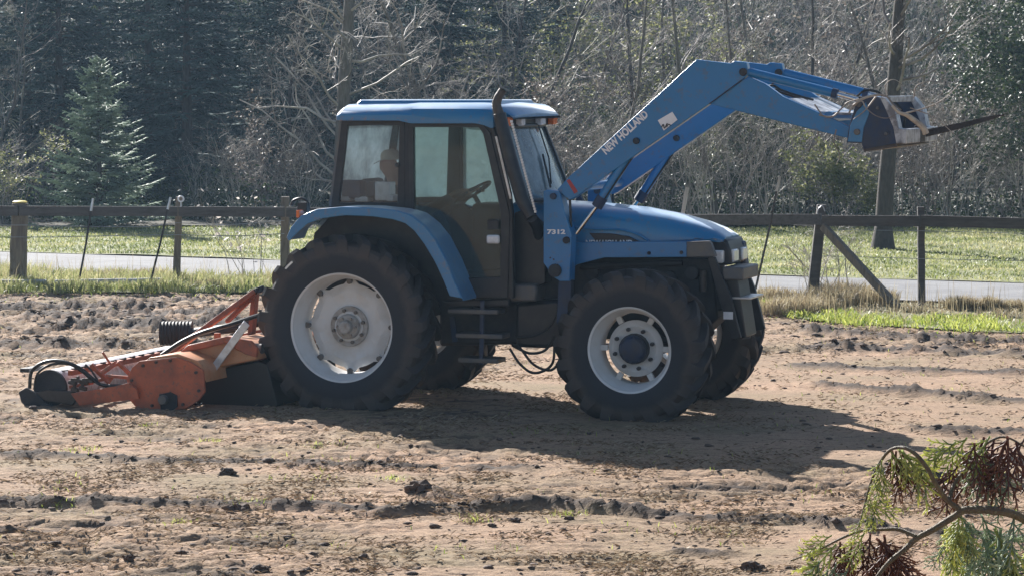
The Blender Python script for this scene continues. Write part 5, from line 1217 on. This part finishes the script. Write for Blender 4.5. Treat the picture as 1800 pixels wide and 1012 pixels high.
# lower links to the tractor
for v in (.85, 1.45): MB().bar(PP(445, 600, .85)+Vector((0, v-.85, 0)), PP(560, 610, .85)+Vector((0, v-.85, 0)), .04, .07).build('lower_link', M['grey'], K, bevel=.006)
kb((440, 612), (470, 636), .3, .5, .05, .09, 'hitch_bracket', M['orange'])
MB().tube([PP(448, 612, .0), PP(462, 612, .0)], .05, 10).build('hitch_pin', M['grey'], K)
# rear roller with end arms
rc = PP(72, 688, kv+.02); r1 = .175
rl = MB().lathe([(.02, 0), (r1*.86, 0), (r1, .012), (r1, .5), (r1*.985, .505), (r1*.985, .52), (r1, .525), (r1, 1.2), (r1*.985, 1.21), (r1, 1.22), (r1, 1.9), (r1*.985, 1.91), (r1, 1.92), (r1, KW-.03), (r1*.86, KW-.02), (.02, KW-.02)], 40)
rl.build('roller', M['roller'], K, loc=(rc.x+.10, kv+.04, rc.z+.04), smooth=30)
MB().lathe([(.0, -.02), (r1*1.02, -.02), (r1*1.02, .01), (0, .01)], 32).build('roller_end', M['dark'], K, loc=(rc.x+.10, kv+.035, rc.z+.04))
# scraper bar with tines above the roller
zb_ = rc.z+.19
MB().box((rc.x+.30, kv+KW/2, zb_+.00), (.05, KW-.1, .05)).build('scraper_bar', M['orange'], K, bevel=.005)
sm = MB().bar((0, 0, 0), (-.16, 0, -.02), .04, .012).bar((0, 0, .0), (.05, 0, .015), .03, .02).mesh('scraper')
for i in range(12): link('scraper', sm, K, M['orange' if i % 3 else 'rust'], loc=(rc.x+.28, kv+.12+i*.21+random.uniform(-.03, .03), zb_+.022))
arm = [(124, 691), (168, 684), (202, 678), (226, 672), (240, 684), (244, 700), (196, 706), (139, 712)]
MB().prism(PL(arm, kv-.06), kv-.06, kv-.03).build('roller_arm', M['orange'], K, bevel=.005); MB().prism(PL(arm, kv-.06), kf, kf+.03).build('roller_arm', M['orange'], K, bevel=.005)
endr = [(35, 688), (48, 680), (62, 688), (80, 704), (95, 712), (84, 722), (56, 722), (40, 706)]
MB().prism(PL(endr, kv-.02), kv-.05, kv-.02).build('roller_skid', M['dark'], K, bevel=.005)
MB().prism(PL([(60, 690), (84, 684), (130, 688), (136, 700), (128, 712), (96, 706), (72, 704)], kv-.02), kv-.03, kv+.02).build('roller_end_bracket', M['rust'], K, bevel=.008)
for a, b_, w in [((122, 680), (164, 672), .03), ((150, 672), (196, 664), .03), ((178, 656), (206, 636), .04), ((206, 636), (232, 660), .035), ((160, 640), (192, 672), .04), ((186, 660), (238, 664), .03), ((180, 618), (198, 645), .02), ((190, 672), (200, 658), .03)]:
    MB().bar(PP(*a, kv+.02), PP(*b_, kv+.08), w, w, Vector((0, 1, 0))).build('adjuster_link', M['orange'], K, bevel=.004)
for x0, y0, l in [(128, 672, .1), (138, 668, .13), (148, 672, .1), (158, 668, .1), (132, 684, .09), (146, 682, .09)]:
    q = PP(x0, y0, kv-.01); MB().box(q, (l*.8, .05, .035), Matrix.Rotation(.2, 3, 'Y')).box(q+Vector((0, -.01, .03)), (.025, .03, .03)).build('spring_block', M['rust'], K, bevel=.004)
for h, r in [([(52, 682), (56, 652), (78, 636), (108, 634), (140, 646), (162, 664), (180, 676), (214, 678)], .018), ([(60, 684), (66, 656), (90, 640), (122, 640), (146, 654), (166, 670), (200, 684)], .012), ([(150, 640), (160, 650), (172, 668)], .010)]:
    MB().tube(curve([PP(x, y, kv-.04) for x, y in h], 5), r, 8).build('hydraulic_hose', M['rubber2'], K)
MB().box(PP(56, 648, kv+.4), (.1, .3, .04)).build('scraper_end', M['dark'], K, bevel=.004)

# ------------------------------------------------------------------ fences
def wavy_post(name, base, top, w, d, mat, parent, rng, taper=.9, n=6):
    b = Vector(base); t = Vector(top); m_ = MB(); rg = []
    for i in range(n+1):
        f = i/n; c = b.lerp(t, f)+Vector((rng.uniform(-.006, .006), 0, 0)); ww = w*(1-(1-taper)*f)*rng.uniform(.96, 1.04)/2; dd = d*(1-(1-taper)*f)/2
        rg.append([c+Vector((ww*a_, dd*b_, 0)) for a_, b_ in [(-1, -.8), (-.8, -1), (.8, -1), (1, -.8), (1, .8), (.8, 1), (-.8, 1), (-1, .8)]])
    m_.loft(rg); return m_.build(name, mat, parent, bevel=.003)
rg_ = random.Random(3)
LF = empty('fence', (-6, 42, 0), 0, label='weathered grey post and rail fence with wires left of the tractor', cat='fence')
RF = empty('fence', (5, 38.6, 0), 0, label='dark post and rail fence with a slanting brace right of the tractor', cat='fence')
def W2L(p, root): return Vector(p)-Vector(root.location)
YL = 42.0
for px0, px1, y0, y1, w, YY in [(31, 35, 500, 358, .25, 42.1), (309, 315, 500, 346, .11, 42.2), (501, 501, 470, 346, .14, 42.3)]:
    wavy_post('post', W2L(at(px0, y0, YY), LF)-Vector((0, 0, .12)), W2L(at(px1, y1, YY), LF), w, w*.9, M['post'], LF, rg_)
for xa, ya, xb, yb, dY in [(-60, 371, 33, 371, 0), (33, 371, 313, 372, 0), (313, 372, 502, 373, 0), (502, 373, 700, 376, 0)]:
    a_, b_ = W2L(at(xa, ya, YL-.05), LF), W2L(at(xb, yb, YL-.05), LF)
    MB().bar(a_+Vector((.01, 0, 0)), b_-Vector((.01, 0, 0)), .045, .15).build('rail', M['rail'], LF, bevel=.004)
for pts in [[(-40, 396), (50, 396), (180, 399), (260, 399), (312, 392), (400, 396), (500, 388)], [(-40, 417), (100, 417), (230, 414), (312, 413), (420, 415), (500, 411)]]:
    MB().tube([W2L(at(x, y, YL-.15), LF) for x, y in pts], .006, 5).build('wire', M['wire'], LF)
c = W2L(at(35, 357, 42.1), LF); M['yellow'] = surf('yellow_cap', (.62, .50, .10), .6, 0, (.4, .33, .12), 12)
MB().loft([[tuple(c+Vector((r*math.cos(a), r*math.sin(a), z))) for a in [2*PI*i/14 for i in range(14)]] for r, z in [(.11, 0), (.115, .02), (.08, .035), (.02, .04)]]).build('post_cap', M['yellow'], LF)
c = W2L(at(318, 350, 42.1), LF); MB().lathe([(.05, -.01), (.055, 0), (.05, .01), (.03, .008), (.03, -.008), (.05, -.01)], 20, c=tuple(c)).build('insulator_ring', M['white'], LF)
MB().tube([c-Vector((0, 0, .05)), c-Vector((0, 0, .15))], .01, 6).build('insulator_stem', M['white'], LF)
for i, (x0, y0, x1, y1, lab, YY) in enumerate([(135, 508, 164, 349, 'thin dark rod with a pale tip leaning against the left fence, left one', 41.6), (262, 500, 300, 347, 'thin dark rod with a pale tip leaning against the left fence, right one', 41.6), (1328, 502, 1371, 310, 'thin leaning stick with a bare top in front of the bonnet', 38.9), (1196, 400, 1208, 330, 'short pale stake behind the bonnet', 39.5)]):
    a_, b_ = at(x0, y0, YY-.12), at(x1, y1, YY); r = empty('rod' if i < 2 else 'stick', (a_.x, a_.y, 0), 0, label=lab, cat='rod' if i < 2 else 'stick', group='rods leaning on the left fence' if i < 2 else None)
    a_ -= Vector(r.location); b_ -= Vector(r.location); m_ = a_.lerp(b_, .86); mm = a_.lerp(b_, .5)+Vector((.015, 0, 0))
    if i < 3: MB().tube([a_-Vector((0, 0, .05)), mm, m_], [.017, .016, .016], 7).build('shaft', M['rod'] if i < 2 else M['bark2'], r)
    MB().tube([m_ if i < 3 else a_, b_], .019 if i < 3 else .03, 7).build('tip', M['steel'] if i < 2 else M['twig'], r)
# right fence
YR = 38.8
wavy_post('post', W2L(at(1426, 530, 38.9), RF)-Vector((0, 0, .1)), W2L(at(1444, 360, 38.9), RF), .16, .15, M['fence'], RF, rg_, .8)
wavy_post('post', W2L(at(1619.5, 538, 38.0), RF)-Vector((0, 0, .1)), W2L(at(1619, 364, 38.0), RF), .10, .10, M['fence'], RF, rg_, .95)
MB().bar(W2L(at(1447, 398, 38.6), RF), W2L(at(1583, 546, 37.6), RF), .09, .10).build('brace', M['post'], RF, bevel=.005)
for xa, ya, Ya, xb, yb, Yb in [(1180, 386, 40.2, 1445, 386, 38.75), (1445, 388, 38.7, 1619, 389, 37.9), (1619, 388, 37.9, 1860, 395, 37.2)]:
    a_, b_ = W2L(at(xa, ya, Ya-.1), RF), W2L(at(xb, yb, Yb-.1), RF)
    MB().bar(a_+Vector((.01, 0, 0)), b_-Vector((.01, 0, 0)), .045, .15).build('rail', M['fence'] if xa > 1400 else M['rail'], RF, bevel=.004)
wavy_post('post', W2L(at(1850, 540, 37.2), RF)-Vector((0, 0, .1)), W2L(at(1850, 372, 37.2), RF), .12, .12, M['fence'], RF, rg_, .95)
for pts in [[(1445, 404, 38.6), (1619, 406, 37.8), (1850, 412, 37.1)], [(1445, 450, 38.6), (1619, 455, 37.8), (1850, 460, 37.1)]]:
    MB().tube([W2L(at(*q), RF) for q in pts], .004, 5).build('wire', M['wire'], RF)
MB().tube(curve([W2L(at(1440, 392, 38.7), RF), W2L(at(1437, 372, 38.7), RF), W2L(at(1445, 362, 38.7), RF), W2L(at(1450, 372, 38.7), RF)], 4), .008, 6).build('wire_loop', M['wire'], RF)
# old pale poles lying in the grass on the left
M['palepole'] = surf('sun_bleached_wood', (.52, .50, .46), .6, 0, (.35, .32, .28), 5, bump=.2, bscale=30)
for (x0, y0, x1, y1), lab in [((-60, 507, 82, 506), 'long pale pole lying in the grass at the left edge'), ((97, 507, 222, 504), 'pale pole lying in the grass between the leaning rods'), ((226, 505, 282, 503), 'short pale pole end lying right of the longer poles')]:
    a_, b_ = gnd(x0, y0), gnd(x1, y1); c = (a_+b_)/2; r = MB().tube([a_-c, (b_-a_)*.1, b_-c], [.045, .042, .04], 10).build('pole', M['palepole'], None, loc=(c.x, c.y, .09), label=lab, cat='pole', group='pale poles lying along the left fence')
# budding pale leaves on a shrub near the third post
sg = shrub(301, 1.3, 9, 2, (2, 4), .008, .7); V, F, Tt = leaves_on(sg, 5, 60, .09, 1, .02)
r = empty('budding_shrub', (X(435, 43.6), 43.6, .03), 0, label='thin shrub with a few pale leaves by the road left of the rear tyre', cat='shrub')
link('stems', tree_meshes('bud', sg, -1, 3, 3)[1], r, M['twig']); M['paleleaf'] = leafmat('pale_dead_leaves', [(0, (.45, .40, .36)), (1, (.7, .64, .58))], .4); link('leaves', fast_mesh('leaves', V, F, Tt), r, M['paleleaf'])
sg = shrub(302, 1.1, 10, 3, (3, 4), .012, 1.1); r = empty('bare_shrub', (X(1455, 39.6), 39.6, .03), 0, label='small pale leafless shrub between the leaning post and the slanting brace', cat='shrub')
link('stems', tree_meshes('bud', sg, -1, 3, 3)[1], r, M['twig'])

# ------------------------------------------------------------------ cypress tip in the near right corner
CY = 4.2
M['cy1'] = leafmat('green_cypress_scale_leaves', [(0, (.14, .19, .08)), (.5, (.46, .50, .20)), (1, (.80, .80, .30))], .5, .5, .4)
M['cy2'] = leafmat('maroon_winter_scale_leaves', [(0, (.06, .022, .022)), (.6, (.16, .065, .05)), (1, (.32, .16, .10))], .3, .45, .5)
M['cy3'] = leafmat('grey_green_scale_leaves', [(0, (.12, .18, .12)), (.5, (.30, .38, .27)), (1, (.60, .66, .46))], .4, .5, .4)
M['cybark'] = surf('cypress_twig_bark', (.17, .13, .085), .6, 0, (.10, .08, .06), 30, .4, .65, bump=.6, bscale=300, col3=(.22, .22, .12))
CT = empty('cypress_tree', (1.55, CY+.3, 0), 0, label='cypress reaching in at the lower right corner with maroon and green drooping sprays', cat='cypress')
cl = Vector(CT.location)
def cyp(x, y, dY=0): return at(x, y, CY+dY)-cl
tk = MB().tube([(0, 0, -.1), (.02, 0, 1.2), (-.02, 0, 2.4), (0, .02, 3.6)], [.07, .055, .04, .012], 12); tk.build('trunk', M['bark2'], CT)
br = [[(1990, 1100, .3), (1900, 990, .2), (1840, 945, .1), (1800, 912, .05), (1760, 898, 0), (1700, 895, 0), (1680, 905, 0), (1640, 930, 0), (1612, 945, 0), (1590, 965, 0), (1560, 990, 0), (1530, 1030, 0)],
      [(1690, 897, 0), (1665, 878, 0), (1645, 850, -.02), (1630, 822, -.03), (1610, 798, -.03), (1588, 786, -.02), (1565, 790, 0), (1545, 815, .02), (1530, 850, .02), (1518, 895, .02), (1510, 925, .02)],
      [(1610, 942, 0), (1580, 930, .02), (1550, 930, .02), (1515, 932, .03), (1480, 945, .03), (1440, 965, .03), (1390, 985, .04)],
      [(1668, 880, 0), (1675, 855, .02), (1690, 832, .03), (1715, 800, .04), (1740, 775, .05), (1770, 768, .06), (1810, 790, .08)]]
rad = [(.0085, .0030), (.0042, .0015), (.0034, .0012), (.0034, .0014)]
for pts, (r0, r1) in zip(br, rad):
    c = curve([cyp(*p) for p in pts], 5); k = len(c); MB().tube(c, [r0+(r1-r0)*i/k for i in range(k)], 8).build('branch', M['cybark'], CT)
# join branch to trunk
c = curve([cyp(1990, 1100, .3), cyp(1990, 1100, .3)+Vector((.15, .02, -.12)), Vector((0, 0, 1.75))], 5); MB().tube(c, [.0085+.002*i/3 for i in range(len(c))], 8).build('branch', M['cybark'], CT)
def spray(seed, L, droop, dens=1.):
    """flat drooping frond: axis, alternate side twigs, short scale-leaf tips"""
    rng = np.random.default_rng(seed); P0 = []; P1 = []; R0 = []; R1 = []; Tn = []
    def put(a, b, r0, r1, t): P0.append(a); P1.append(b); R0.append(r0); R1.append(r1); Tn.append(t)
    p = np.zeros(3); d = np.array([math.sin(droop), 0, -math.cos(droop)]); n = 12; side = np.array([0., 1, 0]); pts = [p]; ds = [d]
    cv = rng.normal(0, .10)
    for i in range(n):
        d = d+np.array([cv, rng.normal(0, .06), -.05]); d /= np.linalg.norm(d); p2 = p+d*L/n; put(p, p2, .0042*(1-.5*i/n), .0040*(1-.5*i/n), .25+.4*i/n); p = p2; pts.append(p); ds.append(d)
    put(p, p+d*.02, .0026, .0008, 1.)
    perp = lambda d: np.cross(d, side)/np.linalg.norm(np.cross(d, side))
    m_ = 9
    for j in range(m_):
        t = .08+.86*(j+rng.uniform(-.3, .3))/m_; f = max(0, t*n); i = min(int(f), n-1); q = pts[i]+(pts[i+1]-pts[i])*(f-i); s = 1 if j % 2 else -1
        d = ds[i]*rng.uniform(.7, 1.)+perp(ds[i])*s*rng.uniform(.5, .9)+side*rng.normal(0, .25); d[2] -= .15; d /= np.linalg.norm(d); l = L*.46*(1-.75*t)**.8*rng.uniform(.5, 1.25)+.018
        k = max(2, int(l/.016)); a = q; cw = rng.normal(0, .08)
        for q_ in range(k):
            d = d+np.array([cw, 0, -.07]); d /= np.linalg.norm(d); b = a+d*l/k; tt = np.clip(.25+.6*q_/k+rng.normal(0, .12), 0, 1)
            put(a, b, .0031, .0029, tt); s2 = 1 if (q_+j) % 2 else -1
            dd = d*.9+perp(d)*s2*rng.uniform(.5, .8)+side*rng.normal(0, .15); dd /= np.linalg.norm(dd); ll = rng.uniform(.014, .032)*(1.15-.5*q_/k)
            put(b, b+dd*ll*.7, .0026, .0024, min(1, tt+.1)); put(b+dd*ll*.7, b+dd*ll, .0024, .0007, min(1, tt+.2))
            a = b
        put(a, a+d*.018, .0032, .0008, 1.)
    V, F = seg_tubes(P0, P1, R0, R1, 5)
    return fast_mesh('foliage_spray', V, F, np.repeat(np.array(Tn), 10), True)
SP = {}
def put_spray(x, y, dY, L, rz, mat, tilt=0, v=None):
    v = random.randrange(4) if v is None else v; L *= 1.0; Lr = round(L, 2)
    v = v % 4; key = (mat, v)
    if key not in SP: SP[key] = spray(500+v*7+len(SP), .16, .15+.12*v, 1.); SP[key].materials.append(M[mat])
    o = link('foliage_spray', SP[key], CT); o.location = cyp(x, y, dY); s = L/.16; o.scale = (s, s, s); o.rotation_euler = (random.uniform(-.25, .25), tilt, rz); return o
random.seed(12)
# rust-maroon clump hanging from the upper right twig
for i in range(12):
    t = i/11; x = 1672+128*t+random.uniform(-8, 8); y = 775+random.uniform(-10, 20)+(30*(1-t) if t < .3 else 0); put_spray(x, y, .05+random.uniform(-.05, .1), random.uniform(.06, .11), random.uniform(-.5, .5), 'cy2', random.uniform(-.1, .9))
for x, y in [(1680, 776), (1660, 782), (1700, 768), (1740, 766)]: put_spray(x, y, .05, .07, .2, 'cy1', 1.0)
for x, y in [(1705, 800), (1715, 815), (1725, 800), (1740, 830)]: put_spray(x, y, .04, .07, random.uniform(-.5, .5), 'cy3', .2)
# yellow-green hanging from the bow
for x, y, L, tl in [(1566, 792, .06, -.1), (1585, 790, .085, -.15), (1578, 788, .06, -.4), (1550, 808, .045, .2), (1536, 840, .045, .15), (1526, 870, .045, .1), (1518, 895, .035, .1), (1512, 915, .035, .4), (1610, 800, .035, .3), (1522, 885, .05, -.8), (1545, 820, .045, .1)]: put_spray(x, y, 0, L, random.uniform(-.4, .4), 'cy1', tl)
for x, y in [(1575, 792), (1584, 790), (1568, 792)]: put_spray(x, y, .01, .07, .3, 'cy2', .1)
# lower left fan: green tips, maroon underside
for x, y, L, tl in [(1462, 940, .055, 1.35), (1470, 955, .075, 1.2), (1440, 985, .06, 1.1), (1520, 935, .06, .9)]: put_spray(x, y, .03, L, random.uniform(-.3, .3), 'cy1', tl)
for i in range(8): put_spray(1475+i*13+random.uniform(-5, 5), 940+random.uniform(-4, 16)+(12 if i < 4 else 0), .04+random.uniform(0, .06), random.uniform(.06, .10), random.uniform(-.5, .5), 'cy2', random.uniform(.0, .7))
for i in range(5): put_spray(1540+i*10, 945+i*8, .03, .08, random.uniform(-.4, .4), 'cy2', random.uniform(-.4, .3))
for x, y in [(1440, 985), (1455, 1000), (1470, 990), (1490, 1000)]: put_spray(x, y, .02, .06, .2, 'cy3', .5)
# grey-green mass right of and below the main branch
for i in range(36):
    x = random.uniform(1690, 1840); y = random.uniform(870, 1040) if x > 1740 else random.uniform(895, 1010)
    if x > 1770: y = random.uniform(830, 1040)
    put_spray(x, y, random.uniform(.02, .16), random.uniform(.06, .12), random.uniform(-.9, .9), 'cy3' if random.random() < .68 else 'cy1', random.uniform(-.6, .8))
for i in range(12): put_spray(random.uniform(1660, 1700), random.uniform(892, 965), random.uniform(0, .04), random.uniform(.04, .08), random.uniform(-.5, .5), 'cy1' if i % 2 else 'cy3', random.uniform(-.3, .6))
for i in range(26): put_spray(random.uniform(1840, 2100), random.uniform(780, 1150), random.uniform(.05, .3), random.uniform(.08, .14), random.uniform(-1, 1), 'cy3', random.uniform(-.6, .8))

# ------------------------------------------------------------------ added veil
if HAZE > 0:
    hb = MB().box((0, 45, 9), (420, 480, 24)); m, n, out = nodes('haze_veil'); pv = N(n, 'ShaderNodeVolumePrincipled'); pv.inputs['Density'].default_value = HAZE; pv.inputs["Color"].default_value = (.5, .74, 1, 1); pv.inputs['Anisotropy'].default_value = .35  # thin blue volume added to lift the blacks, for lens glare
    n.links.new(pv.outputs[0], out.inputs['Volume']); hb.build('haze', m, None, smooth=0, kind='stuff')
